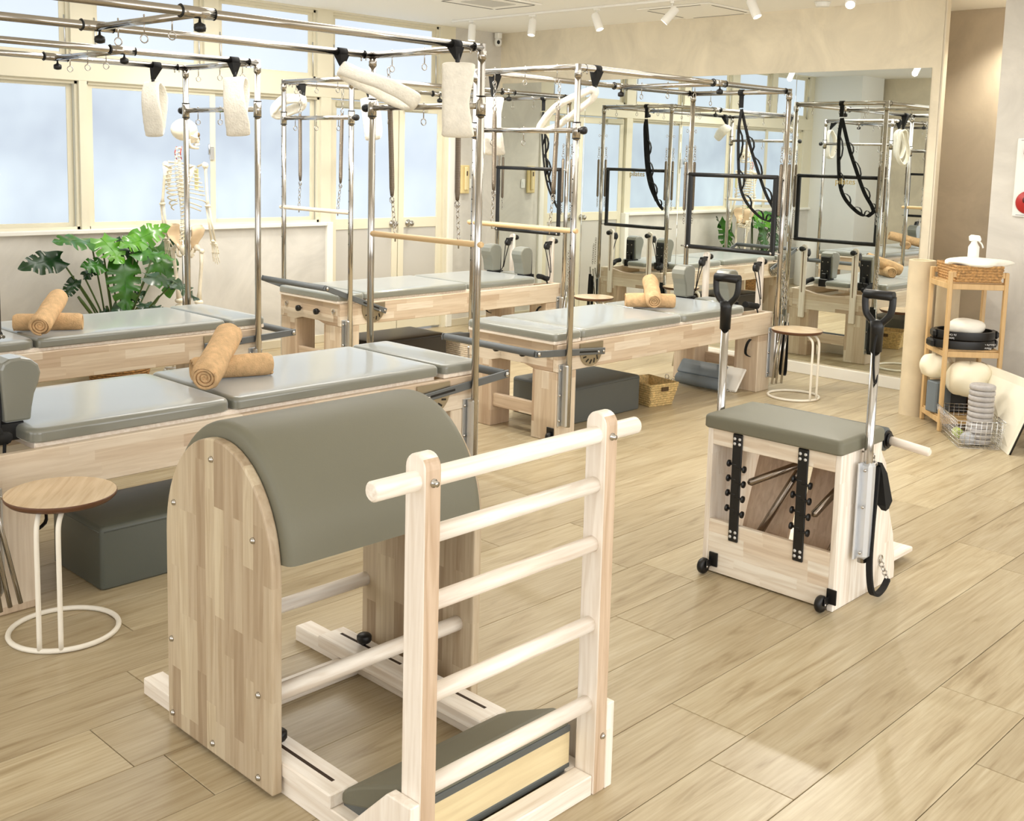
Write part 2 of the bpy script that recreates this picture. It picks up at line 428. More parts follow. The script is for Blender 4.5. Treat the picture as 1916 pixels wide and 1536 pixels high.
# window wall
ww=MB()
ww.box(X0,5.70,YW,YW+.15,0,1.02); ww.box(7.19,8.0,YW,YW+.15,0,ZC)
struct('wall_window',ww,WALLG)
wb=MB(); wb.box(X0,7.19,YW-.002,YW+.149,2.10,2.25,b=.004); wb.box(X0,7.19,YW-.002,YW+.148,2.815,ZC)
for a,b_ in ((3.505,3.665),(4.555,4.68),(5.615,5.775),(7.0,7.19),(2.6,2.72),(1.63,1.75)): wb.box(a,b_,YW+.0,YW+.15,2.245,2.82)
wb.box(3.555,3.615,YW+.0,YW+.15,1.03,2.105); wb.box(5.655,5.76,YW,YW+.15,1.03,2.105); wb.box(1.63,1.85,YW,YW+.15,1.03,2.1)
wb.box(7.075,7.12,YW,YW+.15,0,2.105)
struct('trim_1',wb,CREAM)
tb=MB(); tb.box(X0,5.70,YW-.035,YW+.10,1.015,1.045,b=.004); tb.box(5.70,5.765,YW-.03,YW+.1,0,1.045,b=.004); tb.box(7.12,7.19,YW-.02,YW+.1,0,2.10,b=.004)
struct('trim_2',tb,TRIMW)
struct('baseboard_window',MB().box(X0,5.70,YW-.012,YW,0,.07,b=.003).box(7.19,XM,YW-.012,YW,0,.07,b=.003),mat('baseboard_beige',(214,204,180),.5))
def window(n,x0,x1,z0,z1,split=None,pm=PANEM,fr=.045,lock=False,stay=True):
    root=struct('window_%d'%n,MB().box(x0,x1,YW+.03,YW+.055,z0,z0+.02).box(x0,x1,YW+.03,YW+.055,z1-.02,z1).box(x0,x0+.02,YW+.03,YW+.055,z0,z1).box(x1-.02,x1,YW+.03,YW+.055,z0,z1),CREAM)
    segs=[(x0+.015,x1-.015)] if split is None else [(x0+.015,split+.04),(split-.04,x1-.015)]
    for i,(a,b_) in enumerate(segs):
        y=YW+.05+.025*(i%2)
        f=MB()
        f.box(a+.004,b_-.004,y+.0015,y+.020,z0+.0135,z0+.012+fr*.8,b=.002).box(a+.004,b_-.004,y+.0015,y+.020,z1-.012-fr*.7,z1-.0135,b=.002)
        f.box(a,a+fr,y,y+.022,z0+.012,z1-.012,b=.002).box(b_-fr,b_,y,y+.022,z0+.012,z1-.012,b=.002)
        s_=f.build('sash',CREAM,root)
        MB().box(a+fr-.003,b_-fr+.003,y+.008,y+.013,z0+.04,z1-.035).build('pane',pm,s_,origin=((a+b_)/2,y,(z0+z1)/2))
    if lock:
        l=MB(); l.box(split-.02,split+.02,YW+.035,YW+.05,1.56,1.66,b=.004); l.tube([(split-.03,YW+.03,1.6),(split-.035,YW+.02,1.68)],.008)
        l.build('lock',ALU,root)
    if split is None and stay:
        for xx in(x0+.03,x1-.03):
            MB().tube([(xx,YW+.02,z0+.02),(xx-.01,YW+.015,z0+.3)],.005,6).build('stay',ALU,root)
    return root
window(1,1.85,3.555,1.045,2.10,split=2.70)
window(2,3.615,5.655,1.045,2.10,split=4.635,lock=True)
window(3,1.75,2.60,2.25,2.815,pm=PANEU); window(4,2.72,3.505,2.25,2.815,pm=PANEU); window(5,3.665,4.555,2.25,2.815,pm=PANEU)
window(6,4.68,5.615,2.25,2.815,pm=PANEU); window(7,5.775,7.0,2.25,2.815,pm=PANEU)
def door(n,x0,x1,knob):
    y=YW+.03; d=MB()
    st=.065
    d.box(x0,x0+st,y,y+.035,.02,2.09,b=.003).box(x1-st,x1,y,y+.035,.02,2.09,b=.003)
    d.box(x0+.005,x1-.005,y+.0015,y+.0335,2.02,2.0885,b=.003).box(x0+.005,x1-.005,y+.0015,y+.0335,.97,1.065,b=.003).box(x0+.005,x1-.005,y+.0015,y+.0335,.0215,.16,b=.003)
    r=struct('door_%d'%n,d,CREAM)
    MB().box(x0+st-.003,x1-st+.003,y+.012,y+.018,1.06,2.025).build('pane',PANED,r,origin=((x0+x1)/2,y,1.5))
    MB().box(x0+st-.003,x1-st+.003,y+.01,y+.02,.155,.975).build('lower_panel',GREYP,r)
    k=MB(); k.lathe([(.034,0),(.034,-.006),(.014,-.012),(.014,-.03),(.026,-.04),(.028,-.055),(.018,-.066),(0.0001,-.068)],(knob,y,1.01),16,'y'); k.build('door_knob',STEEL,r)
    MB().box(x0+.05,x0+.32,y-.03,y,2.03,2.075,b=.004).build('closer',mat('door_closer',(190,184,160),.5),r)
    return r
door(1,5.775,6.535,6.47); door(2,6.545,7.075,6.66)
# mirror wall, recess, right wall
struct('wall_mirror_side',MB().box(XM,XM+.055,3.34,YW+.1,0,ZC),WALLP)
struct('baseboard_mirror',MB().box(XM-.015,XM,3.38,YW-.01,0,.088,b=.003),TRIMW)
struct('trim_3',MB().box(XM+.0,XM+.058,3.328,3.342,0,ZC),mat('wall_end_trim',(222,212,192),.6))
struct('wall_recess',MB().box(8.5,8.6,Y0,YW+.1,0,ZC).box(XM+.055,8.5,4.2,4.3,0,ZC),WALLR)
struct('wall_right',MB().box(7.45,8.5,Y0,2.80,0,ZC),WALLG)
struct('baseboard_recess',MB().box(8.488,8.5,2.80,4.2,0,.07),TRIMW)
# walls behind the photographer, with unseen windows added to brighten the room
struct('wall_left',MB().box(X0-.1,X0,Y0,YW+.1,0,.35).box(X0-.1,X0,Y0,YW+.1,2.6,ZC).box(X0-.1,X0,Y0,-1.2,.35,2.6).box(X0-.1,X0,6.3,YW+.1,.35,2.6),WALLG)
struct('wall_rear',MB().box(X0,8.6,Y0-.1,Y0,0,.35).box(X0,8.6,Y0-.1,Y0,2.6,ZC).box(X0,-1.4,Y0-.1,Y0,.35,2.6).box(6.6,8.6,Y0-.1,Y0,.35,2.6),WALLG)
struct('wall_pillar',MB().box(1.0,1.63,7.03,YW+.02,0,ZC),mat('pillar_white',(232,232,228),.8))
struct('wall_closet',MB().box(X0,.9,6.4,YW+.02,0,ZC),WALLP)
struct('window_8',MB().box(X0-.06,X0-.05,-1.2,6.3,.35,2.6),PANEB)
struct('window_9',MB().box(-1.4,6.6,Y0-.06,Y0-.05,.35,2.6),PANEB)
wf=MB()
for yy in(-1.2,.3,1.8,3.3,4.8,6.25): wf.box(X0-.05,X0,yy,yy+.05,.35,2.6)
for xx in(-1.4,.2,1.8,3.4,5.0,6.55): wf.box(xx,xx+.05,Y0-.05,Y0,.35,2.6)
struct('trim_4',wf,CREAM)  # frames of the added windows

# wall mirror in panels
mir=thing('wall_mirror','wide wall mirror of four tall panels with small gold lettering','mirror',(XM,5.5,0))
ys=[7.69,6.62,5.545,4.475,3.405]
for a,b_ in zip(ys[:-1],ys[1:]):
    MB().box(-.006,-.001,b_+.0015-5.5,a-.0015-5.5,.10,2.348,b=.001).build('mirror_panel',MIRR,mir)
GOLD=mat('gold_lettering',(176,160,110),.4,.6)
def text(name,s_,size,loc,rot,mt,parent=None,align='LEFT',ext=.0006):
    cu=bpy.data.curves.new(name,'FONT'); cu.body=s_; cu.size=size; cu.extrude=ext; cu.align_x=align; cu.resolution_u=2
    o=bpy.data.objects.new(name,cu); COL.objects.link(o); dg=bpy.context.evaluated_depsgraph_get()
    me=bpy.data.meshes.new_from_object(o.evaluated_get(dg)); bpy.data.objects.remove(o)
    me.materials.clear(); me.materials.append(mt)
    q=bpy.data.objects.new(name,me); COL.objects.link(q); q.location=loc; q.rotation_euler=rot
    if parent: q.parent=parent
    return q
for yy in(6.08,4.10):
    text('lettering','pilates',.065,(-.008,yy-5.5,1.50),(R(90),0,R(-90)),GOLD,mir)

# ------------------------------------------------------------------ reformer with trapeze tower
Wd=.815; H2=Wd/2; LT=2.2856; ZT=2.15
# shared little meshes
def m_eye():
    b=MB(); b.tube([(0,0,.03),(0,0,-.045)],.0028,6); b.ring((0,0,-.062),(0,1,0),.016,.0028,12,5); b.ball((0,0,.03),.005,6); return mesh_of(b,'eye_hook',STEEL)
EYE=m_eye()
def m_bolt():
    return mesh_of(MB().lathe([(.009,0),(.009,.002),(.007,.006),(.0001,.008)],(0,0,0),10),'bolt',STEEL)
BOLT=m_bolt()
def m_knob():
    b=MB(); b.lathe([(.004,0),(.006,.012),(.012,.016),(.021,.020),(.023,.032),(.021,.045),(.008,.049),(.0001,.05)],(0,0,0),12); return mesh_of(b,'knob',BLACK)
KNOB=m_knob()
def chain(b,p0,p1,n=5,r=.009,t=.0022):
    p0=Vector(p0);p1=Vector(p1); d=(p1-p0); l=d.length/n; dn=d.normalized()
    a=Vector((1,0,0)); s1=dn.cross(a).normalized(); s2=dn.cross(s1)
    for k in range(n):
        c=p0+d*((k+.5)/n); sd=s1 if k%2 else s2
        st=[c+dn*math.cos(2*pi*j/10)*l*.62+sd*math.sin(2*pi*j/10)*r for j in range(10)]
        b.tube(st,t,5,closed=True)
    return b
def fleece_loop(parent,p0,p1,width,band,side,wd=.022,seed=0):
    """padded fleece loop: a closed band, long axis p0 -> p1"""
    rg=random.Random(seed); p0=Vector(p0);p1=Vector(p1); ax=(p1-p0); ln=ax.length; an=ax.normalized()
    side=Vector(side); side=(side-an*side.dot(an)).normalized(); d=an.cross(side)
    c=(p0+p1)/2; n=36; rings=[]
    for k in range(n):
        t=2*pi*k/n; q=c-an*math.cos(t)*ln/2+d*math.sin(t)*width/2*(1+.18*math.sin(3*t+seed))
        tn=(an*math.sin(t)*ln/2+d*math.cos(t)*width/2).normalized(); nr=tn.cross(side)
        rg_=[]; bw=band*(1+.10*math.sin(2*t+seed)+.05*rg.uniform(-1,1))
        m_=14
        for j in range(m_):
            a=2*pi*j/m_; sx=abs(math.cos(a))**.55*(1 if math.cos(a)>0 else -1); sy=math.sin(a)
            rg_.append(q+side*(sx*bw/2)+nr*(sy*wd/2*(1+.12*rg.uniform(-1,1)))+side*.006*math.sin(t*2+seed))
        rings.append(rg_)
    rings.append(rings[0])
    b=MB(); b.loft(rings,True,caps=False); return b.build('fleece_band',FLEECE,parent,subs=1)

def strap_cuff(b,u,v,z,wd=.05,drop=.11,tip=None,ax='u'):
    """black webbing wrapped on a rail (rail along u) tapering down to a tip"""
    t=tip or (u,v,z-drop)
    b.tube([(u-wd/2,v,z),(u+wd/2,v,z)],.0225,12)
    for s_ in(-1,1):
        pass
    tt=Vector(t); n=5; rings=[]
    for k in range(n+1):
        f=k/n; c=Vector((u,v,z-.012)).lerp(tt,f); w_=wd*(1.15-.72*f)/2; th=.022*(1-f)+.007
        rings.append([c+Vector((w_,th,0)),c+Vector((-w_,th,0)),c+Vector((-w_,-th,0)),c+Vector((w_,-th,0))])
    b.loft(rings,False); b.fix=True
    return b

def reformer(key,label,x,yc,rz,split,head,bar_end,slider_z=1.885,clamp=1.4,near=-1,knob_sides=(-1,),clamp2=None,head_eyes=True):
    T=thing('trapeze_reformer',label,'exercise machine',(x,yc,0),rz,None)
    sgn=(-1,1)
    # wooden frame
    for s_ in sgn:
        MB().box(-.055,LT+.015,s_*.333,s_*.368,.415,.575,b=.004).build('side_rail',WX,T)
    MB().prism([(-.333,.415),(-.2,.408),(-.1,.432),(.1,.432),(.2,.408),(.333,.415),(.333,.573),(-.333,.573)],'x',-.052,-.02).build('foot_board',WY,T,bev=.003)
    MB().prism([(-.333,.405),(.333,.405),(.333,.575),(.24,.573),(.12,.548),(0,.54),(-.12,.548),(-.24,.573),(-.333,.575)],'x',LT-.025,LT+.013).build('head_board',WY,T,bev=.003)
    for s_ in sgn:
        MB().box(-.052,.118,s_*.17,s_*.366,0,.414,b=.004).build('leg',WZY,T)
        MB().box(LT-.165,LT+.01,s_*.17,s_*.366,0,.414,b=.004).build('leg',WZY,T)
    MB().box(-.035,-.003,-.17,.17,.125,.205,b=.003).build('stretcher',WY,T)
    MB().box(LT-.03,LT+.005,-.17,.17,.13,.21,b=.003).build('stretcher',WY,T)
    inr=MB()
    for s_ in sgn: inr.box(0,LT-.03,s_*.305,s_*.333,.47,.50,b=.002)
    inr.build('inner_track',ALU,T)
    # cushions
    pl=MB(); pl.pad(-.08,.165,-.365,.365,.597,.648,rc=.028,re=.018); pp=pl.build('standing_platform',VINYL,T,ang=40)
    MB().box(-.074,.16,-.358,.358,.576,.598,b=.004).build('platform_base',PY,pp)
    c1=MB().pad(.182,split-.006,-.352,.352,.592,.648,rc=.03,re=.02).build('carriage_cushion',VINYL,T,ang=40)
    c2=MB().pad(split+.006,head,-.352,.352,.592,.648,rc=.05,re=.02).build('carriage_cushion',VINYL,T,ang=40)
    MB().box(.2,head-.02,-.335,.335,.565,.593,b=.004).build('carriage_base',PY,T)
    hr=MB().pad(head+.012,head+.20,-.115,.115,.607,.652,rc=.03,re=.016).build('headrest',VINYL,T,ang=40)
    MB().box(head+.02,head+.19,-.105,.105,.585,.608,b=.003).box(head+.02,head+.1,-.03,.03,.55,.585).build('headrest_base',PY,hr)
    # shoulder rests
    for s_ in sgn:
        c=s_*.185
        prof=[(head-.05,.655),(head+.045,.655),(head+.047,.70),(head+.052,.78),(head+.055,.85),(head+.045,.872),(head+.02,.885),(head-.02,.887),(head-.055,.878),(head-.082,.855),(head-.09,.825),(head-.082,.79),(head-.065,.75),(head-.055,.70)]
        q=MB().prism(prof,'y',c-.058,c+.058).build('shoulder_rest',VINYL,T,bev=.01)
        br=MB().box(head+.05,head+.068,c-.045,c+.045,.60,.845,b=.003).box(head-.03,head+.10,c-.04,c+.04,.585,.652,b=.003)
        br.box(head+.068,head+.09,c-.02,c+.02,.60,.70,b=.003)
        bq=br.build('bracket',BLACK,q)
        bb=MB()
        for zz in(.72,.80):
            for yy in(-.025,.025): bb.lathe([(.006,0),(.005,.003),(.0001,.004)],(head+.068,c+yy,zz),8,'x')
        bb.build('screw_heads',STEEL,q)
    # footbar
    bx,bz=bar_end; pv=(.33,.505)
    MB().tube([(bx,-.375,bz),(bx,.375,bz)],.021,16).build('foot_bar',FOAM,T)
    for s_ in sgn:
        d=Vector((pv[0]-bx,0,pv[1]-bz)); ln=d.length; an=math.atan2(-d.z,d.x)
        M=Matrix.Translation((bx,s_*.388,bz))@Matrix.Rotation(an,4,'Y')
        a=MB().box(-.022,ln+.02,-.004,.004,-.02,.02,b=.003,M=M); aa=a.build('foot_bar_arm',GREYM,T)
        MB().box(ln*.62,ln*.9,-.0048,.0048,-.006,.006,b=.001,M=M).build('slot',BLACK,aa)
        MB().lathe([(.012,0),(.012,s_*.012),(.0001,s_*.015)],(bx,s_*.392,bz),12,'y').build('bolt',STEEL,aa)
        poly=[(.135,.565),(.135,.53)]+arc((.238,.525),.103,185,355,14)+[(.345,.53),(.345,.565)]
        qd=MB().prism(poly,'y',s_*.370,s_*.377); qd=qd.build('quadrant_plate',mat('quadrant_steel',(176,166,146),.35,.9),T)
        nt=MB()
        for k in range(5):
            a_=R(215+k*25); nt.box(-.0045,.0045,-.001,.001,-.014,.014,M=Matrix.Translation((.238+.075*math.cos(a_),s_*.378,.525+.075*math.sin(a_)))@Matrix.Rotation(-(a_+pi/2)+.5,4,'Y'))
        nt.build('notches',BLACK,qd)
        for p in((pv[0]-.045,pv[1]),(pv[0],pv[1])):
            inst('bolt',BOLT,qd,(p[0],s_*.393,p[1]),(R(-90*s_),0,0))
    # adjusting knobs and eyelets on the foot board
    for v in(-.12,.1): inst('knob',KNOB,T,(-.052,v,.50),(0,R(-90),0))
    for v in(-.29,.29): MB().ring((-.058,v,.515),(1,0,0),.014,.004,14,6).build('eyelet',STEEL,T)
    # tower
    def seg_tube(p,q,name,r=.018,parent=T): return MB().tube([p,q],r,14).build(name,STEEL,parent,origin=p)
    posts=[]
    for uu in(0,LT):
        for s_ in sgn:
            p=MB().tube([(uu,s_*H2,.095),(uu,s_*H2,ZT+.018)],.018,14).build('post',STEEL,T)
            hb=MB(); kk=0
            for k in range(11): hb.box(uu-.019*(1 if uu==0 else -1)-.0005,uu-.0185*(1 if uu==0 else -1)+.0005,s_*H2-.003,s_*H2+.003,1.0+k*.075,1.006+k*.075)
            hb.build('adjustment_holes',BLACK,p)
            cap=MB().lathe([(.0215,0),(.0215,.04)],(uu,s_*H2,ZT-.055),14).build('collar',STEEL,p)
            br=MB(); d=s_
            br.box(uu-.045,uu+.045,d*.367,d*.374,.095,.462,b=.002); br.box(uu-.024,uu+.024,d*.374,d*(H2+.012),.095,.462,b=.008)
            bo=br.build('post_bracket',ALU,T)
            for zz in(.13,.28,.43):
                for e in(-.034,.034): inst('bolt',BOLT,bo,(uu+e,d*.374,zz),(R(-90*d),0,0))
            MB().box(uu-.04,uu+.03,d*.3655,d*.3675,.09,.47).build('spacer',WZX,bo)
    for s_ in sgn:
        rl=MB().tube([(0,s_*H2,ZT),(LT,s_*H2,ZT)],.018,14).build('top_rail',STEEL,T)
        for uu in(.055,LT-.055):
            MB().ring((uu,s_*H2,ZT),(1,0,0),.0195,.002,16,5).build('joint_ring',BLACK,rl)
            MB().tube([(uu+.02,s_*H2,ZT-.015),(uu+.02,s_*H2,ZT-.035)],.004,6).tube([(uu-.01,s_*H2,ZT-.015),(uu-.01,s_*H2,ZT-.03)],.003,6).build('set_screws',STEEL,rl)
    for uu in(0,LT):
        cb=MB().tube([(uu,-H2,ZT),(uu,H2,ZT)],.0175,14).build('crossbar',STEEL,T)
        for v in(-.25,0,.25): inst('eye_hook',EYE,cb,(uu,v,ZT-.012))
    # vertical slider at the foot end
    sl=MB().tube([(0,-H2+.02,slider_z),(0,H2-.02,slider_z)],.0155,14).build('sliding_crossbar',STEEL,T)
    for v in(-.26,0,.26): inst('eye_hook',EYE,sl,(0,v,slider_z-.012))
    for s_ in sgn:
        MB().lathe([(.0235,-.047),(.0235,.047)],(0,s_*H2,slider_z),16).build('sleeve',STEEL,sl)
        rg=MB()
        for e in(-.046,.046): rg.ring((0,s_*H2,slider_z+e),(0,0,1),.0238,.0015,16,5)
        rg.build('sleeve_ring',BLACK,sl)
    for s_ in knob_sides: inst('knob',KNOB,sl,(0,s_*(H2+.02),slider_z),(R(-90*s_),0,0))
    # travelling top crossbars
    for cu_ in [clamp]+([clamp2] if clamp2 else []):
        tc_=MB().tube([(cu_,-H2+.01,ZT-.004),(cu_,H2-.01,ZT-.004)],.0155,12).build('travelling_crossbar',STEEL,T)
        for s_ in sgn:
            rd=1 if rz else -1
            MB().tube([(cu_+.07*rd,s_*H2,ZT),(cu_-.07*rd,s_*H2,ZT)],.0225,14).build('sleeve',STEEL,tc_)
            MB().ring((cu_+.07*rd,s_*H2,ZT),(1,0,0),.0225,.004,16,6).ring((cu_-.07*rd,s_*H2,ZT),(1,0,0),.0225,.0012,16,6).build('sleeve_ring',BLACK,tc_)
            inst('knob',KNOB,tc_,(cu_-.01*rd,s_*H2,ZT-.022),(R(180),0,0))
        for v in(-.22,0,.22): inst('eye_hook',EYE,tc_,(cu_,v,ZT-.012))
    # pulley risers
    for s_ in sgn:
        v=s_*.235
        r_=MB().box(LT+.013,LT+.04,v-.026,v+.026,.33,.935,b=.006).lathe([(.026,LT+.013),(.026,LT+.04)],(0,v,.935),18,'x').build('pulley_riser',PZ,T)
        MB().box(LT+.0398,LT+.0412,v-.004,v+.004,.55,.9).build('riser_slot',mat('slot_shadow_wood',(120,92,62),.7),r_)
        inst('knob',KNOB,r_,(LT+.04,v,.925),(0,R(90),0))
        pu=MB(); pu.lathe([(.012,-.012),(.03,-.012),(.027,0),(.03,.012),(.012,.012)],(0,0,0),18,'y'); pu.xf(Matrix.Translation((LT-.035,v,.885)))
        pu.box(LT-.05,LT+.015,v-.016,v+.016,.895,.925,b=.006)
        pu.build('pulley',BLACK,r_)
        rp=MB().tube(smooth_path([(LT-.062,v,.885),(LT-.05,v*1.1,.78),(LT-.04,v*1.2,.67),(LT-.06,v*1.28,.62)],5),.004,6)
        rp.tube(smooth_path([(LT-.01,v,.885),(LT-.02,v*1.12,.78),(LT-.03,v*1.22,.66)],5),.004,6)
        rp.build('rope',BSTRAP,r_)
    for s_ in sgn:
        hl=MB(); v=s_*.29
        pts=[(head+.08,v,.64),(head+.14,v+.01,.63),(LT-.1,v,.615),(LT-.05,v-.02*s_,.61)]
        hl.tube(smooth_path(pts,5),[.022]*(5*3)+[.014],8)
        hl.tube(smooth_path([(LT-.09,v,.61),(LT-.08,s_*.31,.5),(LT-.10,s_*.31,.36),(LT-.08,s_*.30,.30)],5),.006,6)
        hl.ribbon(smooth_path([(LT-.1,s_*.30,.40),(LT-.2,s_*.30,.36),(LT-.22,s_*.30,.28),(LT-.12,s_*.30,.25),(LT-.08,s_*.30,.32)],5),(0,1,0),.02,.004)
        hl.fix=True
        hl.build('hand_strap',BSTRAP,T)
    # push-through bar
    u=LT-.045
    pb=MB().tube([(u,-.38,1.545),(u,.38,1.545)],.0155,12).build('push_through_bar',BLACK,T)
    for s_ in sgn: MB().box(u-.012,u+.012,s_*.366-.019,s_*.366+.019,.985,1.56,b=.007).build('side_bar',BLACK,pb)
    MB().tube([(u,-.38,1.0),(u,.38,1.0)],.0165,12).build('push_bar_grip',BLACK,pb)
    pn=MB()
    for s_ in sgn:
        for zz in(1.0,1.545): pn.tube([(u,s_*.36,zz),(u,s_*(H2+.02),zz)],.006,8)
        pn.ball((u-.01,s_*.36,1.0),.012,8)
    pn.build('pivot_pins',STEEL,pb)
    # springs clipped on the head posts
    for s_ in sgn:
        for e in(-.055,.055):
            if key=='A' and s_==1 and e<0: continue
            sp=MB(); uu=LT+e; v=s_*H2
            for zz in(1.99,1.87,1.75): sp.tube([(LT+(.015 if e>0 else -.015),v,zz),(uu-.012*(1 if e>0 else -1),v,zz)],.002,5).ring((uu,v,zz),(0,1,0),.012,.002,10,4)
            chain(sp,(uu,v,1.75),(uu,v,1.68),4,.008,.002); sp.ring((uu,v,1.665),(0,1,0),.016,.0025,12,5)
            so=sp.build('spring_hook',STEEL,T)
            MB().tube([(uu,v,1.64),(uu,v,1.63),(uu,v,1.28),(uu,v,1.27)],[.006,.0115,.0115,.006],10).build('spring',SPRING,so,origin=(uu,v,1.45))
            ch=MB(); chain(ch,(uu,v,1.265),(uu,v,1.17),5,.008,.002).build('chain',STEEL,so)
    # springs and rods stored at the floor end of the head posts
    for s_ in sgn:
        st=MB(); v=s_*(H2+.03)
        chain(st,(LT+.02,v,.86),(LT+.02,v,.60),11,.009,.0022); chain(st,(LT+.05,v,.80),(LT+.06,v,.60),9,.009,.0022)
        for k,(du,dv,z0) in enumerate(((.07,.02,.57),(.05,.0,.55),(.03,-.01,.56))):
            st.tube([(LT+du,v+dv*s_,z0),(LT+du-.06-.02*k,v+s_*(.01+dv),.06)],.0085,8)
        so=st.build('stored_springs',STEEL,T)
        MB().ribbon(smooth_path([(LT+.09,v,.50),(LT+.1,v,.3),(LT+.1,v,.13),(LT+.07,v,.11),(LT+.05,v,.14),(LT+.055,v,.3),(LT+.06,v,.48)],5),(0,1,0),.035,.004).build('storage_strap',BSTRAP,so)
    # caster on the foot leg
    for s_ in sgn:
        cs=MB(); cs.lathe([(.01,-.012),(.026,-.012),(.028,0),(.026,.012),(.01,.012)],(-.062,s_*.33,.032),16,'y')
        cs.box(-.058,-.052,s_*.30,s_*.355,.02,.085,b=.002); cs.build('caster',BLACK,T)
    return T
XA,XB,XC,XD=3.6925,3.6575,4.7786,4.743
YA,YB,YC,YD=[y+H2 for y in(3.7846,5.6217,6.1802,4.0895)]
reformer('A','pale wood trapeze reformer in front of the others, two crossed tan towels on its middle','x' and XA,YA,pi,1.31,2.13,(-.235,.555),1.88,1.49,knob_sides=(-1,))
reformer('B','pale wood trapeze reformer nearest the skeleton and monstera, by the frosted windows',XB,YB,pi,1.30,2.10,(-.262,.53),1.883,.83,knob_sides=(-1,))
reformer('C','pale wood trapeze reformer farthest back by the double door, foot bar raised',XC,YC,0,1.217,2.01,(-.19,.70),1.885,1.55,knob_sides=(-1,))
reformer('D','pale wood trapeze reformer between the pedal chair and the mirror, towels near its head',XD,YD,0,1.198,1.96,(-.245,.548),1.80,1.40,knob_sides=(-1,))

# roll-down bars with springs (hung from the foot-end crossbars)
def rolldown(label,x,ylist,ybar,zbar,mt,bx=0,top=ZT):
    T=thing('roll_down_bar',label,'exercise bar',(x+bx,(ybar[0]+ybar[1])/2,zbar),0,'wooden roll-down bars hung on springs')
    o=Vector((x+bx,(ybar[0]+ybar[1])/2,zbar))
    MB().tube([(x+bx,ybar[0],zbar),(x+bx,ybar[0]+.01,zbar),(x+bx,ybar[1]-.01,zbar),(x+bx,ybar[1],zbar)],[.012,.0155,.0155,.012],14).xf(Matrix.Translation(-o)).build('dowel',mt,T)
    for (yt,ym,yb) in ylist:
        pt=Vector((x,yt,top-.07)); p1=Vector((x,yt+(ym-yt)*.3,top-.235)); p2=Vector((x+bx,ym,zbar+.205)); p3=Vector((x+bx,yb,zbar+.015))
        mid=p1.lerp(p2,.5)+Vector((0,(ym-yt)*.06,0))
        h=MB(); chain(h,pt,p1,5,.009,.0024); h.ring(p1+Vector((0,0,.012)),(1,0,0),.016,.003,12,5)
        chain(h,p2,p3,7,.009,.0024); h.ring(p2-Vector((0,0,.02)),(1,0,0),.017,.003,12,5); h.tube([p3,p3-Vector((0,0,.045))],.004,6)
        h.xf(Matrix.Translation(-o)); h.build('chain',STEEL,T)
        pts=[p for p in smooth_path([p1,mid,p2],6)]
        rr=[.0135]*len(pts); rr[0]=rr[-1]=.009
        MB().tube(pts,rr,10).xf(Matrix.Translation(-o)).build('spring',SPRING,T)
    return T
rolldown('tan roll-down bar on the foremost reformer, in front of the double door',XA,[(4.47,4.43,4.40),(3.94,3.935,3.92)],(3.755,4.605),1.222,DOW)
rolldown('tan roll-down bar of the reformer nearest the mirror, right of the tall front post',XD,[(4.745,4.735,4.745),(4.225,4.25,4.27)],(4.06,4.95),1.235,DOW)
rolldown('pale roll-down bar of the farthest reformer, before the frosted window',XC,[(6.79,6.785,6.80),(6.28,6.30,6.33)],(6.175,7.04),1.225,DOWL)

# fleece loops on black straps
def loop(label,strap_uv,p0,p1,width,band,side,wd,seed,rail='x'):
    (sx,sy)=strap_uv
    T=thing('fleece_strap',label,'exercise strap',(sx,sy,ZT),0,'fleece loops hung on the towers')
    o=Vector((sx,sy,ZT)); p0=Vector(p0);p1=Vector(p1)
    b=MB(); strap_cuff(b,0,0,0,tip=tuple(p0-o+Vector((0,0,.02)))); b.build('webbing',BSTRAP,T)
    MB().tube([p0-o+Vector((0,0,.05)),p0-o-Vector((0,0,.01))],.011,8).build('buckle',BLACK,T)
    fleece_loop(T,p0-o,p1-o,width,band,side,wd,seed)
    return T
loop('cream fleece loop at the near rail end of the foremost reformer, hanging straight',(3.522,3.785),(3.522,3.77,2.06),(3.522,3.765,1.735),.10,.14,(.75,-.65,0),.022,1)
loop('cream fleece loop pulled slantwise onto the sliding bar of the foremost reformer',(3.492,4.60),(3.49,4.595,2.06),(3.66,4.22,1.90),.13,.08,(.45,.2,1),.036,2)
loop('cream fleece loop on the near rail of the reformer beside the skeleton',(3.503,5.622),(3.503,5.615,2.05),(3.503,5.585,1.73),.10,.13,(.75,-.65,0),.022,3)
loop('cream fleece loop on the far rail of the reformer beside the skeleton',(3.458,6.437),(3.458,6.48,2.045),(3.458,6.46,1.72),.10,.12,(.6,-.75,0),.022,4)
loop('cream fleece loop seen behind the tall front post, on the farthest reformer',(4.929,6.181),(4.929,6.18,2.02),(4.929,6.12,1.745),.11,.12,(.75,-.65,0),.025,5)
loop('cream fleece loop bunched over the far post of the farthest reformer',(4.929,6.995),(4.929,6.96,2.03),(4.80,7.16,1.93),.11,.10,(.4,.5,.6),.05,6)
loop('cream fleece loop slanting down to the sliding bar on the reformer nearest the mirror',(4.903,4.09),(4.903,4.10,2.03),(4.78,4.40,1.81),.09,.10,(.75,.1,.35),.042,7)
loop('cream fleece loop on the far rail of the reformer nearest the mirror',(4.903,4.905),(4.903,4.92,2.0),(4.903,4.90,1.66),.10,.12,(.75,-.65,0),.022,8)

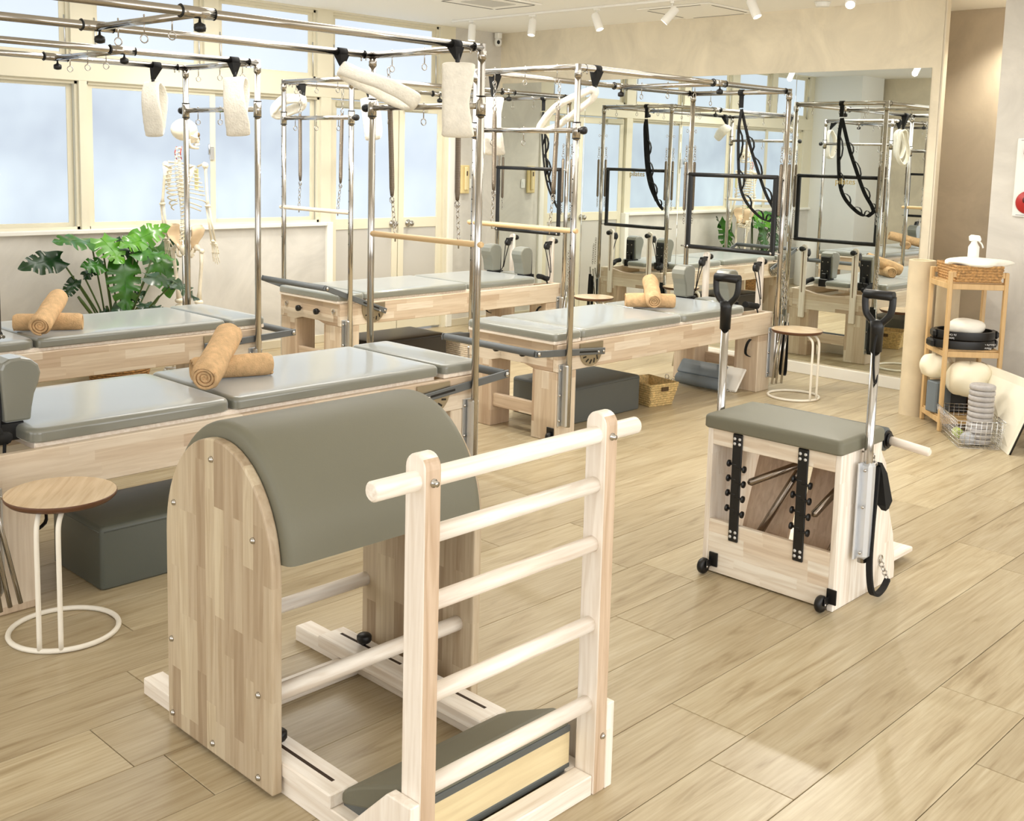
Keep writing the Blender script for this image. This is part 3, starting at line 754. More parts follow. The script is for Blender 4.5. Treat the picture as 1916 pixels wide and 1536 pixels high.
# black scalloped stretch straps on the head crossbars
def daisy(label,x,top,strands):
    o=Vector((x,top,ZT))
    T=thing('stretch_strap',label,'exercise strap',o,0,'black stretch straps on the head crossbars')
    b=MB(); b.tube([(0,-.02,0),(0,.02,0)],.023,10); b.ribbon([(0,0,-.01),(0,0,-.06),(0,0,-.11)],(0,1,0),.035,.008); b.fix=True; b.build('webbing',BSTRAP,T)
    for st in strands:
        P=[Vector((x,y,z))-o for y,z in st]; P=smooth_path(P,5)
        MB().ribbon(P,lambda t:Vector((.35,1,.1)),.030,.004).build('strand',BSTRAP,T)
        n=len(P); q=MB(); step=4
        for i in range(step,n-step,step+1):
            a,c=P[i],P[min(i+step,n-1)]; m_=(a+c)/2; tn=(c-a).normalized(); sd=Vector((0,tn.z,-tn.y))*(1 if i%2 else -1); sd=Vector((0,tn.z,-tn.y))
            q.ribbon([a,a.lerp(m_,.5)+sd*.028,m_+sd*.036,c.lerp(m_,.5)+sd*.028,c],(1,0,0),.022,.003)
        q.build('hand_loops',BSTRAP,T)
    return T
daisy('black scalloped strap looping to the near side of the push bar nearest the mirror',XD+LT,4.48,[[(4.475,2.03),(4.491,1.854),(4.467,1.542),(4.417,1.387),(4.307,1.276),(4.206,1.231),(4.143,1.27)],[(4.475,2.03),(4.40,1.80),(4.344,1.662),(4.241,1.434),(4.165,1.32),(4.14,1.26)]])
daisy('black scalloped strap hanging over the push bar of the farthest reformer',XC+LT,6.472,[[(6.473,2.03),(6.485,1.93),(6.452,1.619),(6.40,1.414),(6.313,1.26)],[(6.473,2.03),(6.44,1.80),(6.42,1.60),(6.36,1.40),(6.30,1.25),(6.23,1.18)]])

# ------------------------------------------------------------------ rolled towels
def roll(label,p0,p1,r,seed=0):
    p0=Vector(p0);p1=Vector(p1); ax=(p1-p0).normalized(); up=Vector((0,0,1)); s1=ax.cross(up).normalized(); s2=ax.cross(s1)
    rg=random.Random(seed); ph=rg.uniform(0,6)
    b=MB(); n=64; turns=3.2; prof=[]
    N_=int(n*turns)
    def P(t,rr): return s1*math.cos(t)*rr+s2*math.sin(t)*rr
    # outer skin with slight sag and wrinkles, soft spiral ends
    rings=[]; K=22; L_=(p1-p0).length
    for k in range(K+1):
        f=k/K; c=p0.lerp(p1,f); e=min(f,1-f)*L_; rr=r*(1-.20*max(0,1-e/.022)**2)*(1+.03*math.sin(f*9+ph))
        ring=[]
        for j in range(28):
            t=2*pi*j/28; q=rr*(1+.03*math.sin(2*t+ph+f*2)+.012*math.sin(5*t+f*15))
            if abs((t-1.2-ph)%(2*pi))<.35: q*=1.05
            v=P(t,q); 
            if v.z<-.9*r: v.z=-.9*r
            ring.append(c+v)
        rings.append(ring)
    b.loft(rings,True,caps=False)
    for (c,sg) in((p0,1),(p1,-1)):
        # spiral relief on the end: rolled edge
        pts=[]
        for i in range(70):
            t=i/69; a=t*turns*2*pi+ph; rr=r*(.86-.78*t); pts.append(c+ax*sg*(.004+.012*t)+P(a,rr))
        b.tube(pts,r*.12,6)
        cap=[c+ax*sg*.012+P(2*pi*j/28,r*.84) for j in range(28)]
        b.add(cap,[tuple(range(28))],False)
    o=b.build('rolled_towel',TOWEL,origin=(p0+p1)/2)
    return tag(o,label,'towel','rolled tan towels laid crosswise in pairs')
ZP=.648
roll('lower tan towel roll on the foremost reformer, lying under its crossed partner',(2.42,4.235,ZP+.050),(2.76,4.14,ZP+.050),.052,1)
roll('upper tan towel roll on the foremost reformer, leaning across its partner',(2.33,3.98,ZP+.060),(2.66,4.32,ZP+.175),.058,2)
roll('lower tan towel roll on the reformer by the monstera',(2.36,5.98,ZP+.045),(2.66,5.80,ZP+.045),.048,3)
roll('upper tan towel roll on the reformer by the monstera, leaning on its partner',(2.38,5.70,ZP+.056),(2.64,6.05,ZP+.155),.055,4)
roll('lower tan towel roll on the reformer nearest the mirror, lying flat',(5.90,4.60,ZP+.047),(6.14,4.36,ZP+.047),.050,5)
roll('upper tan towel roll on the reformer nearest the mirror, propped up',(5.93,4.38,ZP+.055),(6.17,4.60,ZP+.165),.054,6)

# ------------------------------------------------------------------ ladder barrel
T=thing('ladder_barrel','pale wood ladder barrel with arched grey-green pad, in the foreground','exercise barrel',(1.85,2.2,0))
OB=Vector((1.85,2.2,0)); TB=Matrix.Translation(-OB)
def P_(mb,name,mt,parent=None,**k):
    mb.xf(TB); return mb.build(name,mt,T if parent is None else parent,**k)
def arch(yc,zc,a,b_,z0,n=28):
    return [(yc+a,z0)]+[(yc+a*math.cos(R(t)),zc+b_*math.sin(R(t))) for t in [180*k/n for k in range(n+1)]]+[(yc-a,z0)]
def bolts(pts,x,sg,parent):
    for (y,z) in pts:
        inst('bolt',BOLT,parent,(x-OB.x,y-OB.y,z),(0,R(90*sg),0))
pan=arch(2.4945,.58,.2625,.313,.012)
bp_=[(2.512,.837),(2.709,.673),(2.316,.668),(2.731,.27),(2.294,.264),(2.516,.043),(2.295,.039),(2.73,.049)]
e1=P_(MB().prism(pan,'x',1.490,1.520),'end_panel',BZY,bev=.005); bolts(bp_,1.490,-1,e1)
e2=P_(MB().prism(pan,'x',2.190,2.220),'end_panel',BZY,bev=.005); bolts(bp_,2.220,1,e2)
# padded arch
def padring(x,ins):
    o=[]; n=30; t0=6
    ro=.036-ins; ri=-.012
    for k in range(n+1):
        t=R(t0+(180-2*t0)*k/n); o.append((x,2.4945+(.2625+ro)*math.cos(t),.585+(.313+ro)*math.sin(t)))
    for k in range(n,-1,-1):
        t=R(t0+(180-2*t0)*k/n); o.append((x,2.4945+(.2625+ri)*math.cos(t),.585+(.313+ri)*math.sin(t)))
    return o
rs=[]
for x,i in ((1.5215,.03),(1.5225,.016),(1.527,.007),(1.535,.002),(1.55,0),(1.7,0),(2.0,0),(2.16,0),(2.175,.002),(2.183,.007),(2.1875,.016),(2.1885,.03)): rs.append(padring(x,i))
mb=MB().loft(rs); mb.fix=True; P_(mb,'barrel_cushion',VINYLM,ang=50)
for (y,z) in((2.739,.258),(2.297,.248)):
    P_(MB().tube([(1.518,y,z),(2.192,y,z)],.0225,18),'lower_rung',PX)
# base rails, slotted sliders, knobs
for (x0,x1,a,b_) in((1.527,1.592,1.55,1.51),(2.078,2.143,2.08,2.02)):
    r_=P_(MB().box(x0,x1,1.752,2.975,0,.052,b=.003),'base_rail',PY)
    sx0,sx1=(1.521,1.612) if x0<1.7 else (2.035,2.140)
    sd=P_(MB().box(sx0,sx1,2.035,2.79,.0525,.092,b=.004),'slider_block',PY)
    xm=(sx0+sx1)/2+(.0 if x0<1.7 else .012)
    P_(MB().box(xm-.005,xm+.005,2.08,2.38,.0915,.0926).box(xm-.005,xm+.005,2.45,2.75,.0915,.0926),'slot_cut',mat('slot_dark',(60,44,30),.8),parent=sd,kind='stuff')
    for y in(2.32,2.63):
        kb=MB().lathe([(.006,.09),(.006,.102),(.02,.104),(.024,.110),(.024,.124),(.018,.13),(.0001,.131)],(xm,y,0),16); P_(kb,'clamp_knob',BLACK,parent=sd)
P_(MB().box(1.592,2.078,2.632,2.690,0,.05,b=.003),'cross_rail',PX)
P_(MB().box(1.552,2.104,1.688,1.748,0,.055,b=.003),'cross_rail',PX)
# ladder
for (x0,x1,g0,g1,sg) in((1.505,1.550,1.475,1.504,-1),(2.106,2.151,2.152,2.181,1)):
    yc=1.7175
    poly=[(yc-.0335,0),(yc+.0335,0)]+[(yc+.0335*math.cos(R(t)),.983+.034*math.sin(R(t))) for t in range(0,181,15)]
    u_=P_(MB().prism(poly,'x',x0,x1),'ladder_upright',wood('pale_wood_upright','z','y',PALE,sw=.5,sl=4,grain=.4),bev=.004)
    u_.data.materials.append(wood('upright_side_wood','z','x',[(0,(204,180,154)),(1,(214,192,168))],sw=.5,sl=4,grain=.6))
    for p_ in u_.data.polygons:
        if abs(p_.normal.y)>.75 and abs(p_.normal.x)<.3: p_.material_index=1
    sb=MB().lathe([(.010,0),(.010,-.002),(.0065,-.002),(.0065,-.012),(.0001,-.012)],(0,0,0),12,'y').xf(Matrix.Translation(((x0+x1)/2,yc-.0335,.955)))
    P_(sb,'ladder_bolt',STEEL,parent=u_)
    sb=MB().lathe([(.009,0),(.006,-.006),(.0001,-.007)],((x0+x1)/2+.006,yc-.0335,.155),12,'y'); P_(sb,'ladder_bolt',STEEL,parent=u_)
    gp=[(1.684,0),(1.96,0),(1.96,.045),(1.886,.116),(1.765,.236),(1.684,.236)]
    gq=P_(MB().prism(gp,'x',g0,g1),'gusset',PZ,bev=.003)
    bolts([(1.715,.17),(1.83,.08)],g0 if sg<0 else g1,sg,gq)
P_(MB().tube([(1.385,1.7175,.957),(1.389,1.7175,.957),(2.264,1.7175,.957),(2.268,1.7175,.957)],[.018,.0225,.0225,.018],18),'ladder_rung',PX)
for z in(.828,.673,.459,.243):
    P_(MB().tube([(1.549,1.7175,z),(2.107,1.7175,z)],.0205,18),'ladder_rung',PX)
# padded wedge step at the foot of the ladder
wy=[(1.768,.166),(1.772,.186),(1.79,.198),(1.82,.196),(1.97,.128),(2.02,.100),(2.04,.08),(2.042,.062),(2.03,.052),(1.768,.135)]
P_(MB().prism(wy,'x',1.560,2.098),'wedge_cushion',VINYLM,bev=.012)
P_(MB().box(1.560,2.098,1.764,1.784,.062,.150,b=.001),'wedge_board',PLYB)
P_(MB().box(1.558,2.100,1.762,1.79,.149,.168,b=.003),'wedge_trim',VINYLD)
P_(MB().box(1.558,2.100,1.762,1.79,.042,.063,b=.003),'wedge_trim',VINYLD)
P_(MB().prism([(1.79,.043),(2.03,.043),(2.03,.07),(1.79,.135)],'x',1.562,2.096),'wedge_core',VINYLD)

# ------------------------------------------------------------------ pedal chair
T=thing('pedal_chair','pale wood pedal chair with grey seat, twin steel poles and black handles','exercise chair',(3.66,1.83,0))
OC=Vector((3.66,1.83,0)); TC=Matrix.Translation(-OC)
def C_(mb,name,mt,parent=None,**k):
    mb.xf(TC); return mb.build(name,mt,T if parent is None else parent,**k)
side=[(3.662,0),(4.172,0),(4.172,.04),(4.16,.11),(4.14,.19),(4.10,.275),(4.06,.36),(4.046,.43),(4.034,.50),(4.0,.538),(3.985,.56),(3.985,.595),(3.662,.595)]
for (a,b_) in((1.832,1.856),(2.386,2.410)):
    C_(MB().prism(side,'y',a,b_),'side_panel',wood('chair_side_wood','z','x',PALE+[],sw=.07,sl=.5,grain=.5),bev=.003)
CF=wood('chair_front_wood','y','z',[(0,(230,212,190)),(.4,(244,232,214)),(1,(252,246,234))],sw=.042,sl=.28,grain=.45)
C_(MB().box(3.663,3.685,1.856,2.386,.528,.595,b=.002),'front_rail',CF)
C_(MB().box(3.663,3.685,1.856,2.386,.006,.222,b=.002),'front_board',CF)
C_(MB().box(3.70,3.985,1.856,2.386,.57,.595),'seat_board',WY)
C_(MB().box(3.70,4.13,1.858,2.384,.010,.030),'bottom_board',WX)
sc=MB().pad(3.638,3.992,1.822,2.418,.597,.657,rc=.02,re=.018,crown=.004); C_(sc,'seat_cushion',VINYLM,ang=40)
rl=MB().lathe([(.038,1.842),(.047,1.848),(.047,2.39),(.038,2.396)],(0,0,0),24,'y').xf(Matrix.Translation((4.046,0,.590))); ro=C_(rl,'roller_cushion',VINYLD)
C_(MB().lathe([(.036,1.836),(.036,1.842)],(0,0,0),24,'y').xf(Matrix.Translation((4.046,0,.590))),'roller_ring',BLACK,parent=ro)
C_(MB().lathe([(.024,1.826),(.026,1.836)],(0,0,0),20,'y').xf(Matrix.Translation((4.046,0,.590))),'roller_hub',BLACK,parent=ro)
C_(MB().tube([(4.052,1.672,.572),(4.052,1.678,.572),(4.046,1.84,.590)],[.012,.0175,.0175],16),'roller_dowel',PY,parent=ro)
# inner pedal boards
for (a,b_) in((1.885,2.09),(2.13,2.335)):
    M=Matrix.Translation((3.80,(a+b_)/2,.05))@Matrix.Rotation(R(20),4,'Y')
    C_(MB().box(-.011,.011,-(b_-a)/2,(b_-a)/2,0,.48,b=.003,M=M),'pedal_lever',wood('lever_wood','z','y',[(0,(206,180,156)),(1,(224,202,178))],sw=.05,sl=.5,grain=.5))
    C_(MB().box(4.02,4.44,a-.01,b_+.01,.03,.052,b=.004),'pedal',PX)
# black spring combs
for yc in(2.269,1.984):
    c_=C_(MB().box(3.654,3.663,yc-.0215,yc+.0215,.155,.592,b=.003),'spring_comb',BLACK)
    pg=MB()
    for k,zz in enumerate((.462,.402,.342,.280)):
        for s_ in(-1,1):
            z2=zz+(-.006 if s_<0 else .006)
            pg.tube([(3.658,yc,z2),(3.658,yc+s_*.036,z2)],.005,6); pg.lathe([(.001,.030*s_),(.014,.032*s_),(.014,.038*s_),(.001,.040*s_)],(0,0,0),12,'y')
            pg.xf(Matrix.Translation((3.658,yc,z2)),len(pg.v)-48)
    C_(pg,'pegs',BLACK,parent=c_)
    sh=MB()
    for zz in(.572,.552,.195,.175):
        for yy in(-.011,.011): sh.lathe([(.0065,0),(.006,-.002),(.0001,-.003)],(3.654,yc+yy,zz),10,'x')
    C_(sh,'screw_heads',mat('white_screw',(220,220,220),.4,.3),parent=c_)
for (p,q) in(((3.69,2.235,.395),(3.86,2.05,.50)),((3.75,2.215,.17),(3.86,2.10,.46)),((3.70,1.955,.33),(3.90,1.88,.50)),((3.75,1.935,.10),(3.9,1.87,.40))):
    C_(MB().tube([p,tuple(a+(b_-a)*.04 for a,b_ in zip(p,q)),tuple(a+(b_-a)*.96 for a,b_ in zip(p,q)),q],[.006,.015,.015,.006],12),'spring',mat('dark_spring',(150,138,126),.22,.95))
C_(MB().ring((3.86,2.12,.50),(1,.3,0),.018,.005),'green_ring',GREENR)
C_(MB().ring((3.86,2.04,.505),(1,.3,0),.015,.005),'red_ring',mat('red_ring',(150,30,44),.4))
# casters
for yc in(2.39,1.872):
    cs=C_(MB().lathe([(.012,-.012),(.027,-.013),(.032,-.006),(.032,.006),(.027,.013),(.012,.012)],(0,0,0),20,'y').xf(Matrix.Translation((3.627,yc-.01,.034))),'caster_wheel',BLACK)
    C_(MB().box(3.655,3.662,yc-.055,yc-.015,.03,.088,b=.002).box(3.62,3.66,yc-.03,yc-.024,.03,.06,b=.002),'caster_bracket',BLACK,parent=cs,kind='stuff')
    C_(MB().ball((3.627,yc-.026,.034),.007,8),'axle',STEEL,parent=cs)
# poles and D handles
for yc,sg in((1.797,-1),(2.445,1)):
    x=3.80
    po=C_(MB().tube([(x,yc,.17),(x,yc,.985)],.0165,16),'steel_pole',STEEL)
    C_(MB().box(x-.024,x+.024,yc-.026,yc+.026,.185,.555,b=.012).box(x-.045,x-.02,yc-.004+.014*-sg,yc+.004+.014*-sg,.185,.555,b=.002),'pole_sleeve',mat('satin_sleeve',(216,220,226),.35,.6),parent=po,kind='stuff')
    for zz in(.215,.39,.53): C_(MB().ball((x-.034,yc+sg*.006,zz),.007,8),'sleeve_bolt',STEEL,parent=po)
    st=C_(MB().lathe([(.022,.972),(.0235,1.06),(.028,1.085),(.0001,1.09)],(x,yc,0),16),'pole_handle',BLACK)
    lp=[]
    prof=[(-.020,1.082),(-.044,1.108),(-.052,1.14),(-.053,1.178)]
    pth=[(x,yc+a*1.0,z) for a,z in prof]+[(x,yc-a*1.0,z) for a,z in prof[::-1]]
    pth=[(x,yc-.012,1.075)]+[(x,yc+a,z) for a,z in prof]; q=smooth_path(pth,4)
    b=MB().tube(q,.0125,10); q2=[Vector((p.x,2*yc-p.y,p.z)) for p in q]; b.tube(q2,.0125,10)
    b.tube([(x,yc-.056,1.180),(x,yc+.056,1.180)],.0175,14)
    C_(b,'handle_loop',BLACK,parent=st)
# resistance strap and grip
hk=MB(); hk.tube([(3.82,1.832,.585),(3.82,1.815,.585)],.004,6); hk.ring((3.83,1.80,.575),(1,0,.3),.013,.003); chain(hk,(3.835,1.795,.565),(3.85,1.785,.52),3,.009,.0025)
C_(hk,'chain',STEEL)
C_(MB().ribbon(smooth_path([(3.85,1.783,.53),(3.835,1.778,.44),(3.82,1.775,.3),(3.815,1.772,.16),(3.835,1.768,.06),(3.88,1.768,.028),(3.95,1.775,.030),(4.01,1.785,.048)],6),(0,1,0),.022,.012),'resistance_strap',BSTRAP)
C_(MB().loft([[(3.85,1.79,.54),(3.865,1.79,.545),(3.865,1.772,.545),(3.85,1.772,.54)],[(3.86,1.797,.50),(3.90,1.797,.50),(3.90,1.765,.50),(3.86,1.765,.50)],[(3.905,1.80,.37),(3.96,1.80,.38),(3.96,1.765,.38),(3.905,1.765,.37)],[(3.925,1.79,.345),(3.95,1.79,.35),(3.95,1.772,.35),(3.925,1.772,.345)]],False),'strap_grip',BSTRAP)
hk=MB(); chain(hk,(4.01,1.787,.05),(4.03,1.825,.10),4,.010,.0028); hk.ring((4.03,1.826,.115),(0,1,0),.014,.003); C_(hk,'chain',STEEL)
C_(MB().tube(smooth_path([(3.79,1.79,1.05),(3.76,1.785,.98),(3.765,1.78,.88),(3.79,1.783,.86),(3.80,1.787,.93),(3.797,1.79,1.03)],5),.0045,6),'wrist_loop',BSTRAP)

# ------------------------------------------------------------------ sitting boxes
def sitbox(label,x0,x1,y0,y1,h,mt):
    b=MB().pad(x0,x1,y0,y1,0.001,h,rc=.02,re=.018,crown=.004)
    c=((x0+x1)/2,(y0+y1)/2,0); o=b.build('sitting_box',mt,origin=c,ang=40)
    sm=MB(); e=.0015; z=h-.022
    sm.tube([(x0-c[0]+.015,y0-c[1]-e*.3,z),(x1-c[0]-.015,y0-c[1]-e*.3,z)],.0025,6); sm.tube([(x0-c[0]-e*.3,y0-c[1]+.015,z),(x0-c[0]-e*.3,y1-c[1]-.015,z)],.0025,6)
    sm.build('seam_piping',mt,o,kind='stuff'); return tag(o,label,'box')
sitbox('dark olive grey padded box under the foremost reformer, beside the round table',1.79,2.50,3.80,4.215,.247,mat('olive_vinyl',(84,88,80),.35,spec=.5,bmp=(200,.05)))
sitbox('slate blue padded box under the reformer nearest the mirror',5.08,5.785,4.355,4.86,.236,VINYLD)
sitbox('dark brown padded box under the farthest reformer by the door',5.10,5.86,6.33,6.78,.25,VBLACK)

# ------------------------------------------------------------------ round side tables
def table(label,cx,c_y,h,ang_,zt=.49,r=.18,ringr=.176):
    T=thing('side_table',label,'side table',(cx,c_y,0),R(ang_),'round side tables with ring bases')
    tp=MB().lathe([(.001,zt-.022),(r-.012,zt-.022),(r-.002,zt-.012),(r,zt-.004),(r-.001,zt)],(0,0,0),44).build('table_top',[EDGE],T)
    MB().lathe([(r-.002,zt-.0035),(r-.002,zt+.0005),(.001,zt+.0008)],(0,0,0),44,sm=False).build('top_veneer',PLYT,tp)
    MB().ring((0,0,.009),(0,0,1),ringr,.009,48,8).build('ring_base',WHITEM,T)
    for s_ in(-1,1):
        a=R(s_*11); x,y=ringr*math.cos(a),ringr*math.sin(a)
        MB().tube(smooth_path([(x,y,.012),(x,y,.25),(x,y,zt-.10),(x-.012,y,zt-.055),(x-.05,y*1.05,zt-.024)],6),.0085,10).build('leg',WHITEM,T)
    return T
table('round wood-topped side table on white wire legs beside the foremost reformer',1.545,3.565,0,-128)
table('round wood-topped side table with ring base, standing before the mirror',6.95,3.878,0,-100,zt=.485,r=.178)
table('round side table half hidden behind the reformers, by the farthest head post',7.16,5.92,0,-120,zt=.485,r=.17)

# ------------------------------------------------------------------ baskets on the floor
def wicker(label,cx,c_y,a,w0,d0,w1,d1,h,mt,handle=True,rz=0,lid=None,cat='basket'):
    T=thing('wicker_basket',label,cat,(cx,c_y,0),R(rz))
    t=.008
    def ring(w_,d_,z): return [(w_/2,d_/2,z),(-w_/2,d_/2,z),(-w_/2,-d_/2,z),(w_/2,-d_/2,z)]
    b=MB().loft([ring(w0,d0,0),ring(w1,d1,h),ring(w1-2*t,d1-2*t,h),ring(w0-2*t,d0-2*t,.01)],False); b.fix=True
    b.build('basket_wall',mt,T)
    wv=MB(); n=int(h/.016)
    for k in range(n):
        f=(k+.5)/n; z=h*f; w_=w0+(w1-w0)*f; d_=d0+(d1-d0)*f; pts=[]
        for (x,y,zz) in ring(w_,d_,z): pts.append((x,y,zz))
        for i in range(4):
            p,q=Vector(pts[i]),Vector(pts[(i+1)%4]); m_=10; nn=Vector(((p.y-q.y),(q.x-p.x),0)).normalized()*-1
            wv.tube([p.lerp(q,j/m_)-nn*(.003*(1 if (j+k)%2 else -.2)) for j in range(m_+1)],.006,5)
    wv.build('weave',mt,T)
    if handle:
        MB().box(w1/2-.002,w1/2+.005,-.03,.03,h*.68,h*.86,b=.002).build('handle_hole',mat('basket_hole',(86,66,40),.9),T)
        MB().box(-.03,.03,-d1/2-.005,-d1/2+.002,h*.68,h*.86,b=.002).build('handle_hole',mat('basket_hole',(86,66,40),.9),T)
    if lid: MB().box(-w1/2,w1/2,-d1/2,d1/2,h,h+.02,b=.004).build('lid',lid,T)
    return T
WICK=mat('wicker_pale',(206,180,126),.7,noise=(60,.14)); WICKW=mat('wicker_white',(226,214,196),.7,noise=(60,.08)); WICKB=mat('wicker_brown',(178,138,88),.7,noise=(70,.2))
wicker('pale wicker basket on the floor at the end of the slate box',5.99,4.43,0,.19,.24,.25,.31,.16,WICK,rz=-12)
wicker('small white wicker basket with dark lid on the floor behind the dark brown box',6.18,6.52,0,.24,.26,.27,.29,.15,WICKW,handle=False,lid=VBLACK)

# ------------------------------------------------------------------ jump board stored under the head end
T=thing('jump_board','white jump board with blue grey pads stored under the reformer by the mirror','exercise board',(6.715,4.46,0),0)
M=Matrix.Translation((0.02,0,.012))@Matrix.Rotation(R(-50),4,'Y')
MB().box(-.01,.19,-.25,.25,-.009,.009,b=.008,M=M).build('board',mat('white_board',(238,234,226),.4),T)
for s_,mt_ in((-.02,VINYLB),(.0,VINYLB)):
    pass
MB().tube([(-.055,-.19,.052),(-.055,-.18,.052),(-.055,.21,.052),(-.055,.22,.052)],[.03,.042,.042,.03],14).build('pad_roll',VINYLB,T)
MB().pad(.0,.12,-.16,.24,0,.02,rc=.02,re=.01).xf(Matrix.Translation((-.03,0,.085))@Matrix.Rotation(R(-50),4,'Y')).build('pad',VINYLB,T)
h=MB(); chain(h,(-.06,-.2,.03),(-.05,-.25,.02),3); chain(h,(-.05,.23,.03),(-.08,.29,.02),4); h.build('chain',STEEL,T)
MB().ring((-.07,.30,.045),(1,0,0),.016,.004).build('buckle_ring',STEEL,T)

# ------------------------------------------------------------------ bamboo shelf and its things
PS=Vector((6.765,2.745,0)); AS=R(-48)
MS=Matrix.Translation(PS)@Matrix.Rotation(AS,4,'Z')
SW,SD=.34,.33
T=thing('bamboo_shelf','open three-tier bamboo shelf standing in front of the recess','shelf',tuple(PS),AS)
for (x,y) in((0,0),(SW,0),(0,SD),(SW,SD)):
    MB().box(x-.012,x+.012,y-.016,y+.016,0,1.01,b=.004).build('post',BAM,T)
for z in(.90,.475,.05):
    q=MB()
    q.box(.012,SW-.012,-.01,.01,z,z+.035,b=.002).box(.012,SW-.012,SD-.01,SD+.01,z,z+.035,b=.002); q.build('shelf_rail',BAM,T,kind='stuff')
    MB().box(-.010,.010,.016,SD-.016,z,z+.035,b=.002).build('side_rail',BAM,T); MB().box(SW-.010,SW+.010,.016,SD-.016,z,z+.035,b=.002).build('side_rail',BAM,T)
    for k in range(6): y0=.012+k*.053; MB().box(0,SW,y0,y0+.046,z+.0355,z+.045,b=.001).build('slat',BAM,T)
MB().box(.012,SW-.012,-.010,.010,.975,1.01,b=.002).build('top_rail',BAM,T); MB().box(.012,SW-.012,SD-.010,SD+.010,.975,1.01,b=.002).build('top_rail',BAM,T)
def S(x,y,z=0): return MS@Vector((x,y,z))
# tray basket on top
t_=wicker('brown woven tray basket on the top shelf tier','' and 0 or S(.17,.16).x,S(.17,.16).y,0,.265,.33,.285,.37,.105,WICKB,handle=False,rz=-48)
t_.location.z=.9455
MB().box(-.035,.035,.2-.002+0,.2+.006,.055,.085,b=.002).xf(Matrix.Rotation(0,4,'Z')).build('handle_hole',mat('basket_hole2',(96,60,34),.9),t_)
def blob(name,label,cat,c,sx,sy,sz,mt,rz=0,seed=0,amp=.12,flat=True,group=None):
    rg=random.Random(seed); b=MB(); n=24; k=14; ph=[rg.uniform(0,6) for _ in range(6)]; rings=[]
    for i in range(k+1):
        th=pi*i/k; z=-math.cos(th); rr=max(.001,math.sin(th))**.55; ring=[]
        for j in range(n):
            a=2*pi*j/n; q=rr*(1+amp*math.sin(3*a+ph[0]+z*2)+amp*.6*math.sin(5*a+ph[1]-z*3)*rr+amp*.3*math.sin(9*a+ph[2]))
            zz=z*sz*(1+amp*.6*math.sin(2*a+ph[3])*(1 if z>0 else .1))
            ring.append((math.cos(a)*q*sx,math.sin(a)*q*sy,max(zz,-sz*.9)+sz*.9))
        rings.append(ring)
    b.loft(rings); b.xf(Matrix.Rotation(rz,4,'Z')); me=b.build(name,mt); me.location=c; 
    return tag(me,label,cat,group)
CLOTH=mat('white_cloth',(244,240,228),.9,bmp=(30,.5)); PILL=mat('cream_cushion',(240,232,208),.85,bmp=(20,.4))
blob('folded_cloth','white cloth spread over the tray basket on the shelf','cloth',tuple(S(.20,.12,1.035)),.20,.16,.028,CLOTH,rz=AS,seed=3,amp=.10)
# spray bottle
c=S(.21,.22,1.075)
T=thing('spray_bottle','white trigger spray bottle standing on the cloth on the shelf','bottle',tuple(c),R(-60))
MB().lathe([(.030,0),(.034,.01),(.034,.075),(.022,.095),(.018,.105),(.018,.115)],(0,0,0),20).build('bottle_body',WHITEP,T)
MB().prism([(-.03,.112),(.035,.112),(.04,.125),(.03,.148),(-.02,.152),(-.034,.14)],'y',-.016,.016).build('spray_head',WHITEP,T,bev=.004)
MB().tube(smooth_path([(.025,0,.115),(.045,0,.095),(.055,0,.07)],4),.005,8).build('trigger',WHITEP,T)
# black exercise rings, middle tier
def oring(label,c,rx,ry,h,rz,txt=None):
    T=thing('exercise_ring',label,'exercise ring',c,rz,'black exercise rings on the middle tier')
    n=40; b=MB(); w_=.012
    outer=[(rx*math.cos(2*pi*k/n),ry*math.sin(2*pi*k/n)) for k in range(n)]; rings=[]
    for (f,z) in((1,0.003),(1.02,h*.5),(1,h-.003),(.90,h-.003),(.90,.003)): rings.append([(x*f,y*f,z) for x,y in outer])
    rings.append(rings[0]); b.loft(rings,True,caps=False); b.fix=True; b.build('ring_band',BLACK,T,ang=50)
    MB().box(-rx-.018,-rx+.012,-.045,.045,.002,h-.002,b=.012).build('ring_pad',BLACK,T)
    MB().box(rx-.012,rx+.018,-.045,.045,.002,h-.002,b=.012).build('ring_pad',BLACK,T)
    for (s_,x,z,sz) in (txt or []):
        text('lettering',s_,sz,(x,-ry*math.sqrt(max(.05,1-(x/rx)**2))*1.0-.007,z),(R(90),R(180),R(2)),mat('white_print',(220,220,220),.5),T,align='CENTER')
    return T
oring('lower black oval exercise ring on the middle shelf tier, poking out at the left',tuple(S(.15,.14,.521)),.20,.15,.055,AS+.1,[('Pilates',.1,.018,.020),('Ultra-Fit Circle',.1,.040,.018)])
oring('upper black oval exercise ring on the middle shelf tier, under the white cloth',tuple(S(.165,.15,.577)),.185,.15,.055,AS-.05,[('Pilates',-.11,.018,.020),('Ultra-Fit Circle',-.10,.040,.017)])
blob('folded_towel','white towel domed inside the black rings on the middle tier','towel',tuple(S(.17,.14,.60)),.115,.10,.052,CLOTH,rz=AS,seed=8,amp=.05)
